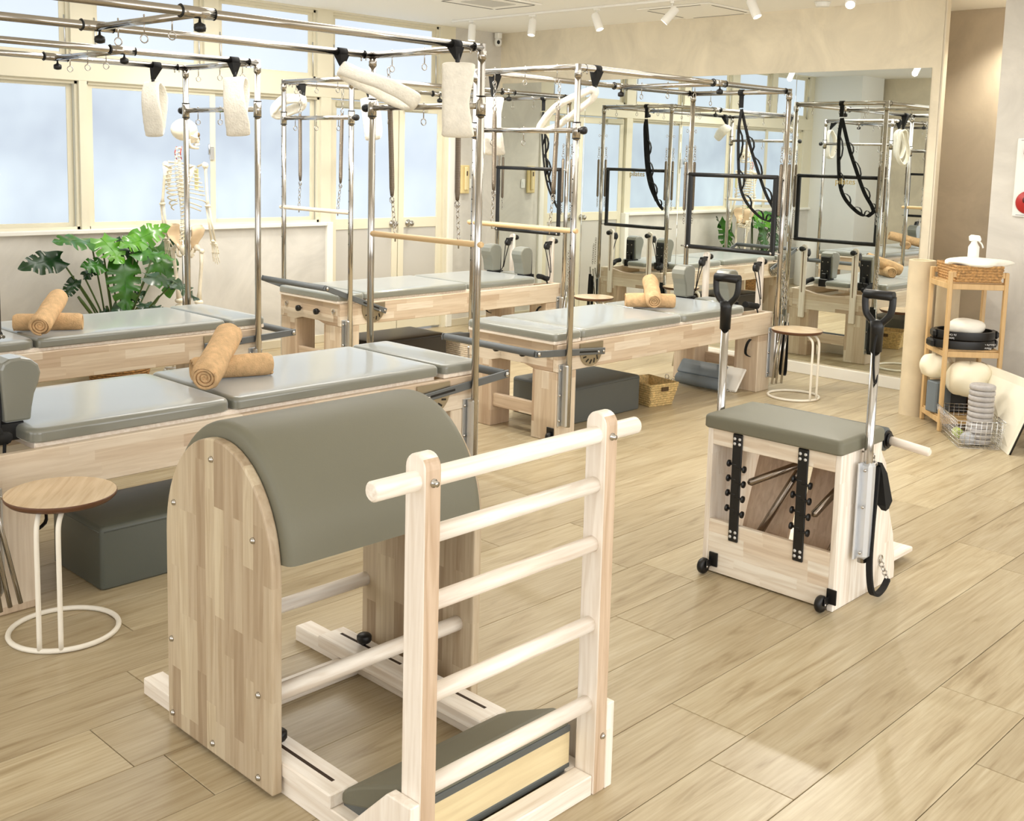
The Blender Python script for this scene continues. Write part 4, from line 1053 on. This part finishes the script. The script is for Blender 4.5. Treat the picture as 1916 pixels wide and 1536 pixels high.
# cushions, grey box and basket in the bottom tier
blob('cushion','large cream cushion bulging from the lower shelf tier','cushion',tuple(S(.17,.03,.235)),.142,.13,.108,PILL,rz=AS+.3,seed=11,amp=.11,group='cream cushions on the lower tier')
blob('cushion','smaller cream cushion squeezed in at the left of the lower tier','cushion',tuple(S(.015,.19,.315)),.10,.095,.075,PILL,rz=AS,seed=12,amp=.11,group='cream cushions on the lower tier')
o=MB().box(-.06,.06,-.05,.05,0,.20,b=.008).build('foam_block',VINYLB); o.location=tuple(S(.03,.14,.096)); o.rotation_euler=(0,0,AS+.35); tag(o,'blue grey foam block on the lowest shelf tier, far left','foam block')
o=MB().box(-.06,.06,-.06,.06,0,.16,b=.006).build('storage_box',mat('charcoal_box',(58,60,62),.6)); o.location=tuple(S(.145,.18,.096)); o.rotation_euler=(0,0,AS); tag(o,'dark charcoal box on the lowest shelf tier under the cushions','box')
t_=wicker('brown woven basket on the lowest shelf tier behind the stacked grey discs',S(.27,.16).x,S(.27,.16).y,0,.11,.20,.12,.22,.14,WICKB,handle=False,rz=-48); t_.location.z=.096
# wire basket with stacked discs
AW=R(37); PWB=Vector((6.435,2.49,0)); MW=Matrix.Translation(PWB)@Matrix.Rotation(AW,4,'Z')
def Wp(x,y,z=0): return MW@Vector((x,y,z))
T=thing('wire_basket','open silver wire basket on the floor before the shelf, holding grey discs','basket',tuple(PWB),AW)
LW,DW,HW=.45,.235,.17; wm=MB()
def rim(z,e): return [(-e,e,z),(LW+e,e,z),(LW+e,-DW-e,z),(-e,-DW-e,z)]
for z in(.004,.03,.055,.08,.105,.13,.15): 
    e=.02*z/HW; wm.tube(rim(z,e),.0018,4,closed=True)
for k in range(16):
    x=LW*k/15; wm.tube([(x,.02,HW),(x,0,.004),(x,-DW,.004),(x,-DW-.02,HW)],.0016,4)
for k in range(9):
    y=-DW*k/8; wm.tube([(-.02,y,HW),(0,y,.004),(LW,y,.004),(LW+.02,y,HW)],.0016,4)
wm.build('wire_mesh',CHROME,T); MB().tube(rim(HW,.02),.0035,8,closed=True).build('rim_wire',CHROME,T)
GREYD=mat('grey_rubber_disc',(176,172,170),.6,noise=(40,.06))
dc=None
for k in range(11):
    z=.008+k*.0325; p=Wp(.135,-.150,z)
    b=MB().lathe([(.055,0),(.068,.001),(.0735,.006),(.0745,.016),(.0735,.026),(.067,.031),(.055,.032),(.03,.0315),(.001,.031)],(0,0,0),28)
    if dc is None:
        dc=b.build('grey_disc',GREYD); o=dc
    else:
        o=dc.copy(); COL.objects.link(o)
    o.location=(p.x+.002*math.sin(k*2.1),p.y+.002*math.cos(k*1.7),z)
    names=['lowest grey disc of the stack in the wire basket','second grey disc from the bottom of the wire basket stack','third grey disc from the bottom of the wire basket stack','fourth grey disc from the bottom of the wire basket stack','fifth grey disc from the bottom of the wire basket stack','middle grey disc of the eleven in the wire basket stack','fifth grey disc from the top of the wire basket stack','fourth grey disc from the top of the wire basket stack','third grey disc from the top of the wire basket stack','second grey disc from the top of the wire basket stack','topmost grey disc of the stack in the wire basket']
    tag(o,names[k],'disc','grey discs stacked in the wire basket')
p=Wp(.05,-.06,.05); o=MB().ball((0,0,0),.042,18).build('massage_ball',mat('grey_ball',(170,172,176),.25)); o.location=p; tag(o,'small shiny grey ball in the front corner of the wire basket','ball')
p=Wp(.26,-.06,.038)
T=thing('small_bottle','small green and white bottle lying in the wire basket','bottle',tuple(p),AW)
MB().lathe([(.024,-.05),(.028,-.045),(.028,.02),(.016,.035),(.012,.04)],(0,0,0),16,'x').build('bottle_body',mat('green_label',(186,206,110),.4),T)
MB().lathe([(.014,.04),(.014,.062),(.001,.063)],(0,0,0),16,'x').build('bottle_cap',WHITEP,T)
# leaning white board
K=Vector((6.511,2.235,0)); BL=Vector((6.83,2.47,0)); TL=Vector((7.0,2.614,.435)); TR=Vector((6.60,2.115,.420))
nn=((BL-K).cross(TL-K)).normalized(); 
if nn.x<0: nn=-nn
b=MB().loft([[K,BL,TL,TR],[q+nn*.012 for q in(K,BL,TL,TR)]],False); b.fix=True
o=b.build('leaning_board',mat('white_panel',(246,240,222),.35),origin=K,bev=.002); tag(o,'white flat board leaning against the wall right of the disc stack','board')
MB().tube([q-K for q in (K+nn*.013,TR+nn*.013)],.006,6).build('board_edge',BLACK,o,label='black edge strip')
o=MB().box(6.72,7.0,1.80,2.22,.001,.30,b=.01).build('storage_box',VINYLD,origin=(6.86,2.0,0)); tag(o,'dark slate box on the floor behind the leaning white board','box')
# standing beige rolls beside the shelf
ROLL=mat('beige_roll',(214,198,168),.6,noise=(8,.03))
for (x,y,r_,h_,lb) in((7.10,3.075,.085,1.035,'tall beige roll standing left of the bamboo shelf'),(7.335,2.985,.075,1.0,'tall beige roll standing behind the bamboo shelf')):
    b=MB().lathe([(r_,0),(r_,h_),(r_-.006,h_+.003),(r_-.02,h_),(r_-.02,h_-.02),(.001,h_-.02)],(0,0,0),32); o=b.build('standing_roll',ROLL,origin=(0,0,0),ang=40); o.location=(x,y,0)
    MB().ring((0,0,h_-.012),(0,0,1),r_*.5,.008,24,6).build('inner_turn',ROLL,o)
    tag(o,lb,'roll')

# ------------------------------------------------------------------ fire alarm, intercom, switch, camera, lights
T=thing('fire_alarm_panel','white fire alarm panel with red lamp and red push button on right wall','fire alarm',(7.449,2.52,1.6))
MB().box(-.02,0,-.13,.13,-.26,.245,b=.006).build('panel',WHITEP,T)
MB().ball((-.02,.03,.155),.055,18,(.7,1,1)).build('alarm_lamp',mat('red_lens',(150,10,40),.15,coat=.5),T)
MB().lathe([(.075,-.02),(.073,-.032),(.06,-.04),(.001,-.042)],(0,.035,-.165),26,'x').build('call_button',mat('red_plastic',(176,40,36),.3),T)
MB().ball((-.043,.05,-.15),.012,10,(.4,1,1.6)).build('button_mark',mat('dark_red',(80,16,16),.4),T)
for k in range(3): MB().box(-.0215,-.02,-.10,.06,.035-.035*k-.011,.035-.035*k+.011).build('caption_strip',mat('print_grey',(186,186,178),.5),T)
for z in(.232,-.247): MB().box(-.0215,-.02,-.11,.105,z-.002,z+.002).build('border_line',mat('line_grey',(150,150,150),.5),T)
T=thing('intercom_handset','cream wall intercom handset on the strip right of the double door','intercom',(7.325,YW-.001,1.42))
CI=mat('aged_cream',(226,206,150),.4)
MB().box(-.05,.055,-.03,0,-.14,.13,b=.006).build('base_plate',CI,T)
MB().box(-.02,.025,-.05,-.028,-.11,.115,b=.010).build('handset',mat('aged_cream_light',(232,214,164),.35),T)
MB().box(-.006,.010,-.053,-.049,.03,.075,b=.002).build('indicator',mat('brown_led',(70,40,20),.4),T)
o=MB().box(-.028,.028,-.008,0,-.045,.045,b=.002).build('light_switch',WHITEP); o.location=(7.43,YW-.001,1.375); tag(o,'white light switch plate right of the cream intercom','switch')
MB().box(-.010,.010,-.012,-.007,-.022,.022,b=.002).build('rocker',WHITEP,o)
T=thing('security_camera','small white security camera high in the corner above the mirror','camera',(7.70,YW-.055,2.77))
MB().box(-.028,.028,-.03,.03,.0,.058,b=.008).build('mount',WHITEP,T)
MB().lathe([(.001,-.075),(.02,-.072),(.034,-.055),(.036,-.02),(.03,0)],(0,0,0),20).build('camera_body',WHITEP,T)
MB().ball((-.018,-.022,-.036),.018,12,(.9,.9,1.2)).build('lens',BLACK,T)
# ceiling track and spots
LAMPW=mat('lamp_white',(240,238,232),.35); GLOW=mat('lamp_glow',(255,246,220),emit=14)
def track(x,y0,y1,label):
    o=MB().box(-.016,.016,y0-(y0+y1)/2,y1-(y0+y1)/2,-.018,0,b=.002).build('lighting_track',LAMPW); o.location=(x,(y0+y1)/2,ZC-.001); return tag(o,label,'lighting track')
track(6.80,3.2,7.35,'white ceiling lighting track parallel to the mirror wall')
track(3.60,3.2,7.35,'white ceiling lighting track above the middle of the room')
def spot(x,y,az,tilt,label,on=True,e=55,zb=ZC-.019):
    T=thing('spotlight',label,'spotlight',(x,y,zb),R(az),'white track spotlights')
    MB().box(-.014,.014,-.03,.03,-.016,0,b=.003).tube([(0,0,-.01),(0,0,-.06)],.006,8).build('stem',LAMPW,T)
    M=Matrix.Translation((0,0,-.085))@Matrix.Rotation(R(tilt),4,'Y')
    b=MB().lathe([(.001,.052),(.028,.05),(.033,.042),(.033,-.085),(.029,-.086),(.027,-.07)],(0,0,0),24).xf(M); h_=b.build('lamp_head',LAMPW,T,ang=40)
    g=MB().lathe([(.026,-.071),(.001,-.072)],(0,0,0),20).xf(M); g.build('lamp_lens',GLOW if on else mat('lens_off',(200,200,200),.2),h_)
    if on:
        l=bpy.data.lights.new('spot_lamp','SPOT'); l.energy=e; l.color=(1,.95,.84); l.spot_size=R(120); l.spot_blend=1.0; l.shadow_soft_size=.03
        lo=bpy.data.objects.new('spot_lamp',l); COL.objects.link(lo)
        lo.matrix_world=Matrix.Translation((x,y,zb))@Matrix.Rotation(R(az),4,'Z')@M@Matrix.Translation((0,0,-.09))
    return T
spot(6.80,7.10,0,4,'track spotlight nearest the windows, pointing straight down',True,90)
spot(6.80,6.38,20,15,'lit track spotlight left of the tilted unlit ones, by the security camera',True,110)
spot(6.80,5.69,90,25,'track spotlight tilted to the right above the farthest reformer head',True,80)
spot(6.80,4.97,-53,40,'lit track spotlight glowing towards the windows, near the ceiling hatch',True,110)
spot(6.80,4.28,90,28,'cut-off track spotlight at the top edge, left of the smoke detector',True,80)
spot(6.80,3.55,29,50,'brightly glowing track spotlight right of the smoke detector',True,110)
spot(3.60,6.95,180,35,'track spotlight hanging at the top edge above the window mullion',True,110)
spot(3.60,5.4,180,45,'track spotlight over the middle of the room, seen only in the mirror',True,85)
spot(3.60,4.2,180,48,'second track spotlight over the middle of the room, nearer the photographer',True,85)
o=MB().lathe([(.055,0),(.055,-.012),(.045,-.032),(.001,-.036)],(0,0,0),26).build('smoke_detector',WHITEP,ang=40); o.location=(7.55,4.16,ZC-.001); tag(o,'round white smoke detector on the ceiling above the mirror','smoke detector')
MB().lathe([(.060,0),(.060,-.008)],(0,0,0),26).build('detector_base',WHITEP,o)
T=thing('air_vent','flush white ceiling air conditioner grille near the window side','air conditioner',(6.15,6.25,ZC-.001))
MB().box(-.35,.30,-.30,.24,-.012,0,b=.004).build('vent_panel',CEILM,T); MB().box(-.2,.15,-.16,.10,-.016,-.012,b=.003).build('grille',mat('grille_grey',(206,204,198),.6),T)
for k in range(4):
    MB().box(*[(-.3,.25,-.27,-.25),(-.3,.25,.19,.21),(-.32,-.30,-.24,.18),(.26,.28,-.24,.18)][k],-.0135,-.012).build('slot',mat('vent_slot',(120,118,112),.8),T)
T=thing('ceiling_hatch','square ceiling air unit panel with dark slots above the mirror','air conditioner',(7.42,5.18,ZC-.001))
MB().box(-.34,.34,-.34,.34,-.010,0,b=.003).build('hatch_panel',CEILM,T)
for k in range(4):
    MB().box(*[(-.24,.24,-.31,-.295),(-.24,.24,.295,.31),(-.31,-.295,-.24,.24),(.295,.31,-.24,.24)][k],-.0115,-.010).build('slot',mat('vent_slot',(120,118,112),.8),T)
# recess downlight
l=bpy.data.lights.new('recess_lamp','SPOT'); l.energy=75; l.color=(1,.9,.72); l.spot_size=R(120); l.spot_blend=.8; l.shadow_soft_size=.04
lo=bpy.data.objects.new('recess_lamp',l); lo.location=(8.18,3.0,2.80); COL.objects.link(lo)
o=MB().lathe([(.05,0),(.05,-.006),(.04,-.008),(.038,-.002),(.001,-.002)],(0,0,0),24).build('downlight',LAMPW); o.location=(8.18,3.0,ZC-.001); tag(o,'small round downlight in the recess ceiling at right','downlight')

# ------------------------------------------------------------------ monstera
T=thing('potted_monstera','large potted monstera with glossy split leaves under the frosted windows','plant',(3.62,7.33,0))
OP=Vector((3.62,7.33,0))
pot=MB().lathe([(.13,0),(.19,.02),(.205,.14),(.20,.27),(.185,.29),(.17,.28),(.165,.24),(.001,.24)],(0,0,0),30).build('woven_pot',WICKB,T)
wv=MB()
for k in range(15):
    z=.015+k*.0185; r_=.19+.016*math.sin(pi*k/15)
    wv.tube([(math.cos(2*pi*j/44)*(r_+.004*(1 if (j+k)%2 else -1)),math.sin(2*pi*j/44)*(r_+.004*(1 if (j+k)%2 else -1)),z) for j in range(44)],.0085,5,closed=True)
wv.build('weave',mat('seagrass',(150,112,66),.8,noise=(60,.25)),pot)
MB().lathe([(.165,.245),(.001,.25)],(0,0,0),20).build('soil',mat('soil',(60,44,32),.9),pot)
def leafmat(name,c1,c2):
    mt,nt,bs=nodes(name); tc=N(nt,'ShaderNodeTexCoord'); n=N(nt,'ShaderNodeTexNoise'); n.inputs['Scale'].default_value=9
    L(nt,tc.outputs['Object'],n.inputs['Vector']); L(nt,ramp(nt,n.outputs[0],[(.3,c1),(.7,c2)]),bs.inputs['Base Color'])
    bs.inputs['Roughness'].default_value=.28; bs.inputs['Specular IOR Level'].default_value=.6; return mt
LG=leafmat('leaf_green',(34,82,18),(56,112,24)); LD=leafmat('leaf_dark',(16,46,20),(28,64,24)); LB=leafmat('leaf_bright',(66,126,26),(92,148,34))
def leaf(c,tip,nrm,ln,wd,mt,seed,base):
    """split leaf: heart outline, slits between lobes, midrib towards tip"""
    rg=random.Random(seed); c=Vector(c)-OP; tip=Vector(tip).normalized(); nrm=Vector(nrm); nrm=(nrm-tip*nrm.dot(tip)).normalized(); sd=tip.cross(nrm)
    b=MB(); NS,NT=60,8
    slits=[(.30,.34),(.47,.51),(.63,.67),(.78,.81)]
    def half(s): # half width
        return wd/2*(math.sin(pi*min(1,max(0,(s+.10)/1.10))**.78)**.8 if s<1 else 0)
    def pt(s,t,sg):
        w_=half(s)*t; sag=-.10*ln*(s-.35)**2*2.2-.16*w_*w_/max(wd,.01)*2
        back=(.16*ln*t*t*math.exp(-s*6))         # heart lobes reach behind the stalk
        sweep=.16*ln*t*(1-s)*0+.10*ln*t*t
        q=c+tip*((s-.35)*ln-back+sweep*s)+sd*sg*w_+nrm*(sag+.012*math.sin(s*17+seed)*t+.05*w_*(1-t))
        return q
    for sg in(-1,1):
        idx={}
        off=rg.uniform(-.02,.02)
        for i in range(NS+1):
            for j in range(NT+1):
                s=i/NS; t=j/NT; idx[i,j]=len(b.v); b.v.append(pt(s,t,sg))
        for i in range(NS):
            s=(i+.5)/NS
            for j in range(NT):
                t=(j+.5)/NT
                cut=False
                for (a,e) in slits:
                    m_=(a+e)/2+off; hw=.006+.017*t
                    if t>.48 and abs(s-(m_))<hw: cut=True
                if cut: continue
                q=(idx[i,j],idx[i+1,j],idx[i+1,j+1],idx[i,j+1]); b.face(q if sg>0 else q[::-1],True)
    b.tube([pt(0,0,1)+nrm*.001,pt(.5,0,1)+nrm*.001,pt(.98,0,1)+nrm*.001],[.004,.003,.001],5)
    o=b.build('leaf',mt,T)
    p0=pt(0,0,1); base=Vector(base)
    mid=base.lerp(p0,.6)+Vector((0,0,.04)); st=MB().tube(smooth_path([base,base.lerp(p0,.3)+Vector((0,0,.05)),mid,p0],6),.006,6)
    st.build('leaf_stalk',mat('stalk_green',(70,92,40),.5),o)
Bz=.24
LV=[# centre, tip dir, normal, length, width, material
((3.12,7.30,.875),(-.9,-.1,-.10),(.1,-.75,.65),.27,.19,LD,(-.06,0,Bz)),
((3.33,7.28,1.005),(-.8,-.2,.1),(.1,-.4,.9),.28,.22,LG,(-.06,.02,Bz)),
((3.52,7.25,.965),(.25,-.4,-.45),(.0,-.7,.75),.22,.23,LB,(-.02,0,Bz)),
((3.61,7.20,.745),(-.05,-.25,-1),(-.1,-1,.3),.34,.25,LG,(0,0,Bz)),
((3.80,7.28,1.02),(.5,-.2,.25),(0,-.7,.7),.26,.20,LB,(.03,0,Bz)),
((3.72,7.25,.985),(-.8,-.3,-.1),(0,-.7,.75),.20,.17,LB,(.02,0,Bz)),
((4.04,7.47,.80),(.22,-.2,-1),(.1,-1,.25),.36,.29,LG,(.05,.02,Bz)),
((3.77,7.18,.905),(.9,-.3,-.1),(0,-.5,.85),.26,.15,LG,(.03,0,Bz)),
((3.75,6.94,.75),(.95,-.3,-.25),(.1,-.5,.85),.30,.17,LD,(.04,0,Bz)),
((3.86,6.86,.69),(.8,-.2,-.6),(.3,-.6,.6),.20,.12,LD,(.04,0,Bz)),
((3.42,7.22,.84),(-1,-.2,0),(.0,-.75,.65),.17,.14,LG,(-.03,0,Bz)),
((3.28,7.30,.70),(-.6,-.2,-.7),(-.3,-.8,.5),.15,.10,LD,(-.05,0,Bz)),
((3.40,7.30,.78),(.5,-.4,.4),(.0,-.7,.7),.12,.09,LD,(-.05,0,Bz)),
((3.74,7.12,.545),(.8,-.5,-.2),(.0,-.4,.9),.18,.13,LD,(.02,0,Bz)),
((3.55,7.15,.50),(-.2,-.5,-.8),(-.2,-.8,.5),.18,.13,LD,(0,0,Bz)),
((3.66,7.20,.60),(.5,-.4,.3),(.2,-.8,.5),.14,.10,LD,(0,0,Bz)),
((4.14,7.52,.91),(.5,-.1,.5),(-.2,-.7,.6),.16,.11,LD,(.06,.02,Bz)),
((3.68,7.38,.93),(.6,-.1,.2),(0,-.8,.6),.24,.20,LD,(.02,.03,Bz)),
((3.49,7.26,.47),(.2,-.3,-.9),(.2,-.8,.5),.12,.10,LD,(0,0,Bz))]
for i,(c,tp,nr,ln,wd,mt_,bs_) in enumerate(LV): leaf(c,tp,nr,ln,wd,mt_,i+1,bs_)
for i,(dx,dz) in enumerate(((-.30,.38),(-.1,.3),(.22,.30),(.12,.33),(.30,.34))):
    MB().tube(smooth_path([(dx*.2,0,Bz),(dx*.55,-.02,Bz+dz*.5),(dx,-.03,Bz+dz)],5),[.014]*5+[.012]*5+[.009],7).build('stem',mat('stalk_green',(70,92,40),.5),T)

# ------------------------------------------------------------------ skeleton model
T=thing('anatomical_skeleton','life-size plastic skeleton model on a stand beside the monstera','skeleton model',(4.10,7.22,0),R(24))
# faces local +x
sk=MB()
sk.ball((-.012,0,1.775),.088,20,(1.08,.80,.90)); sk.ball((.045,0,1.735),.055,14,(.9,.95,1.0))
S0=sk.build('skull',BONE,T)
fc=MB()
for s_ in(-1,1): fc.tube(smooth_path([(.02,s_*.068,1.735),(.05,s_*.064,1.722),(.078,s_*.045,1.716)],3),.006,6)
fc.ball((.078,0,1.70),.024,10,(.8,1.2,1)); fc.build('cheek_bones',BONE,S0,kind='stuff')
ey=MB()
for s_ in(-1,1): ey.ball((.082,s_*.030,1.742),.017,10,(.7,1,1))
ey.ball((.095,0,1.712),.010,8,(.6,.9,1.4)); ey.build('eye_sockets',mat('socket_shadow_bone',(120,100,70),.9),S0,kind='stuff')
S0.rotation_euler.z=R(-40)
jw=MB().tube(smooth_path([(.008,.058,1.71),(.018,.056,1.665),(.055,.040,1.650),(.085,0,1.648),(.055,-.040,1.650),(.018,-.056,1.665),(.008,-.058,1.71)],4),.010,8); jw.build('jaw',BONE,S0)
te=MB().tube(smooth_path([(.06,.028,1.672),(.088,.012,1.674),(.088,-.012,1.674),(.06,-.028,1.672)],3),.009,6); te.build('teeth',mat('teeth_white',(246,242,230),.3),S0)
def spx(z): # spine curve
    t=(z-.98)/(1.66-.98); return -.055+.035*math.sin(t*pi*1.6+.5)
sp_=None
for k in range(24):
    z=.99+k*.0285; r_=.021-.0105*(k/23); v=MB()
    v.lathe([(r_*.8,-.010),(r_,-.008),(r_,.008),(r_*.8,.010)],(spx(z)+.012,0,z),10)
    v.tube([(spx(z)-.005,0,z),(spx(z)-.048+.012*(k/23),0,z-.012)],.005,5); v.tube([(spx(z)-.004,-.036+.01*(k/23),z),(spx(z)-.004,.036-.01*(k/23),z)],.0045,5)
    v.build('vertebra',BONE,T)
mk=MB()
for s_ in(-1,1): mk.tube(smooth_path([(spx(1.6)+.01,s_*.022,1.655),(spx(1.58)-.006,s_*.024,1.61),(spx(1.56)+.01,s_*.02,1.565)],4),.0035,5)
mk.build('cervical_marks',mat('artery_red',(190,50,40),.5),T)
for k in range(10):
    z=1.525-k*.030; wdt=.085+.055*math.sin(min(1,(k+1)/6)*pi/2)-.012*max(0,k-7); dp=.10+.035*math.sin(min(1,k/5)*pi/2)
    for s_ in(-1,1):
        fr=.95 if k<7 else (.72 if k==7 else .5)
        pts=[]
        for j in range(11):
            a=R(180-172*fr*j/10); pts.append((spx(z)+.06+dp*.75*math.cos(a)*1.0-.012,s_*wdt*math.sin(a)**.8 if j else s_*.01,z-.055*(j/10)+(.02 if j>6 and k<7 else 0)*(j-6)/4))
        MB().tube(pts,.0052,6).build('rib',BONE,T)
MB().box(.115,.125,-.017,.017,1.34,1.50,b=.004).build('sternum',mat('cartilage',(232,226,170),.5),T)
for s_ in(-1,1):
    MB().tube(smooth_path([(.11,s_*.018,1.515),(.075,s_*.09,1.535),(.0,s_*.155,1.545)],5),.0075,7).build('collar_bone',BONE,T)
    MB().loft([[(-.085,s_*.055,1.51),(-.09,s_*.06,1.51),(-.09,s_*.058,1.505),(-.085,s_*.053,1.505)],[(-.07,s_*.07,1.525),(-.085,s_*.14,1.525),(-.08,s_*.14,1.517),(-.065,s_*.07,1.517)],[(-.09,s_*.065,1.44),(-.098,s_*.12,1.45),(-.093,s_*.12,1.443),(-.085,s_*.065,1.433)],[(-.09,s_*.075,1.385),(-.095,s_*.085,1.385),(-.092,s_*.085,1.38),(-.087,s_*.075,1.38)]],False).build('shoulder_blade',BONE,T)
    ar=MB(); sh=(-.01,s_*.170,1.525); el=(-.02,s_*.195,1.24); wr=(.03,s_*.205,.985)
    ar.ball(sh,.024,10); ar.tube([sh,Vector(sh).lerp(Vector(el),.15),Vector(sh).lerp(Vector(el),.85),el],[.014,.010,.010,.017],8); ar.ball(el,.019,10,(1,1.3,.8))
    A0=ar.build('upper_arm_bone',BONE,T)
    fa=MB(); fa.tube([(el[0],el[1]-.010,el[2]-.01),(wr[0],wr[1]-.014,wr[2])],[.009,.007],7); fa.tube([(el[0],el[1]+.012,el[2]-.01),(wr[0],wr[1]+.014,wr[2])],[.007,.009],7); fa.ball(wr,.016,8,(1,1.4,.8)); fa.build('forearm_bones',BONE,A0,kind='stuff')
    hd=MB(); 
    for j in range(7): hd.ball((wr[0]+.004*(j%2),wr[1]-.018+.006*j,wr[2]-.018-.010*(j%2)),.008,6)
    for f,(dy,ln) in enumerate(((-.026,.075),(-.010,.088),(.006,.082),(.020,.068))):
        x,y,z=wr[0]+.006,wr[1]+dy*.8,wr[2]-.03; p=Vector((x,y,z)); d_=Vector((.12,dy*2.2,-1)).normalized()
        for sl,r_ in((.058,.0045),(ln*.45,.0040),(ln*.3,.0036),(ln*.22,.003)):
            q=p+d_*sl; hd.tube([p,p.lerp(q,.12),p.lerp(q,.88),q],[r_*1.5,r_,r_,r_*1.5],6); p=q; d_=(d_+Vector((.10,0,0))).normalized()
    p=Vector((wr[0]+.02,wr[1]-.012*1,wr[2]-.02)); d_=Vector((.55,-.2*s_,-.8)).normalized()
    for sl in(.04,.03,.024): q=p+d_*sl; hd.tube([p,q],[.0055,.0045],6); p=q
    hd.build('hand_bones',BONE,A0,kind='stuff')
# pelvis
for s_ in(-1,1):
    g=[]
    for (zz,xa,xb,yy) in((1.09,-.075,.06,.115),(1.06,-.085,.075,.128),(1.02,-.08,.07,.118),(.98,-.06,.055,.095),(.95,-.03,.05,.082),(.92,-.02,.055,.072)):
        ring=[]
        for j in range(12):
            a=2*pi*j/12; x=(xa+xb)/2+(xb-xa)/2*math.cos(a); ring.append((x-.01,s_*(yy-.018*abs(math.cos(a))+.006*math.sin(a)),zz+.012*math.sin(a)))
        g.append(ring)
    MB().loft(g).build('hip_bone',mat('bone_tan',(230,204,168),.5),T)
    hb=MB().tube(smooth_path([(-.01,s_*.06,.915),(.045,s_*.03,.90),(.05,0,.905)],4),.010,7); hb.tube(smooth_path([(-.02,s_*.07,.93),(-.03,s_*.055,.87),(.03,s_*.03,.875)],4),.010,7); hb.build('pubic_bone',BONE,T,kind='stuff')
    hp=(-.005,s_*.085,.935); kn=(.015,s_*.085,.535); an_=(0,s_*.09,.10)
    fe=MB(); fe.ball(hp,.024,10); fe.tube([hp,(hp[0],s_*.125,.915)],.013,8); fe.ball((hp[0],s_*.13,.91),.02,8); fe.tube([(hp[0],s_*.125,.91),(.008,s_*.115,.8),(.012,s_*.095,.62),kn],[.016,.013,.013,.022],9); fe.ball((kn[0],kn[1],kn[2]),.028,10,(1,1.25,.8))
    F0=fe.build('thigh_bone',BONE,T)
    ti=MB(); ti.ball((kn[0],kn[1],kn[2]-.04),.026,10,(1,1.25,.6)); ti.tube([(kn[0],kn[1],.50),(.01,s_*.085,.3),(0,s_*.088,.10)],[.020,.012,.014],9); ti.tube([(kn[0]-.01,s_*.118,.48),(0,s_*.118,.3),(-.005,s_*.112,.09)],[.009,.006,.008],7); ti.ball((.028,s_*.085,.54),.018,8,(.6,1,1)); ti.build('shin_bones',BONE,F0,kind='stuff')
    fo=MB(); fo.ball((-.03,s_*.09,.065),.025,8,(1.3,.9,.8))
    for j in range(5): fo.tube([(.02,s_*(.075+.012*j),.07),(.09,s_*(.062+.018*j),.045),(.14-.008*j,s_*(.058+.021*j),.038)],[.009,.006,.005],6)
    fo.build('foot_bones',BONE,F0,kind='stuff')
MB().lathe([(.020,.955),(.03,.93),(.018,.89),(.001,.87)],(-.045,0,0),10).build('sacrum',BONE,T)
stn=MB().tube([(-.045,0,.03),(-.045,0,.99)],.010,10); stn.build('stand_pole',STEEL,T)
for k in range(5):
    a=2*pi*k/5+.3; bs_=MB().tube([(-.045,0,.045),(-.045+.17*math.cos(a),.17*math.sin(a),.035)],[.016,.010],7); bs_.ball((-.045+.17*math.cos(a),.17*math.sin(a),.018),.018,8); bs_.build('stand_foot',WHITEP,T)
# air purifier seen in the mirror
T=thing('air_purifier','white round air purifier by the pillar, seen only in the mirror','air purifier',(2.03,7.50,0))
MB().lathe([(.13,0),(.14,.02),(.14,.60),(.13,.62),(.06,.63),(.001,.62)],(0,0,0),30).build('purifier_body',WHITEP,T,ang=40)
MB().lathe([(.09,.631),(.07,.634),(.069,.625)],(0,0,0),30).build('outlet_ring',mat('outlet_grey',(120,120,120),.5),T)
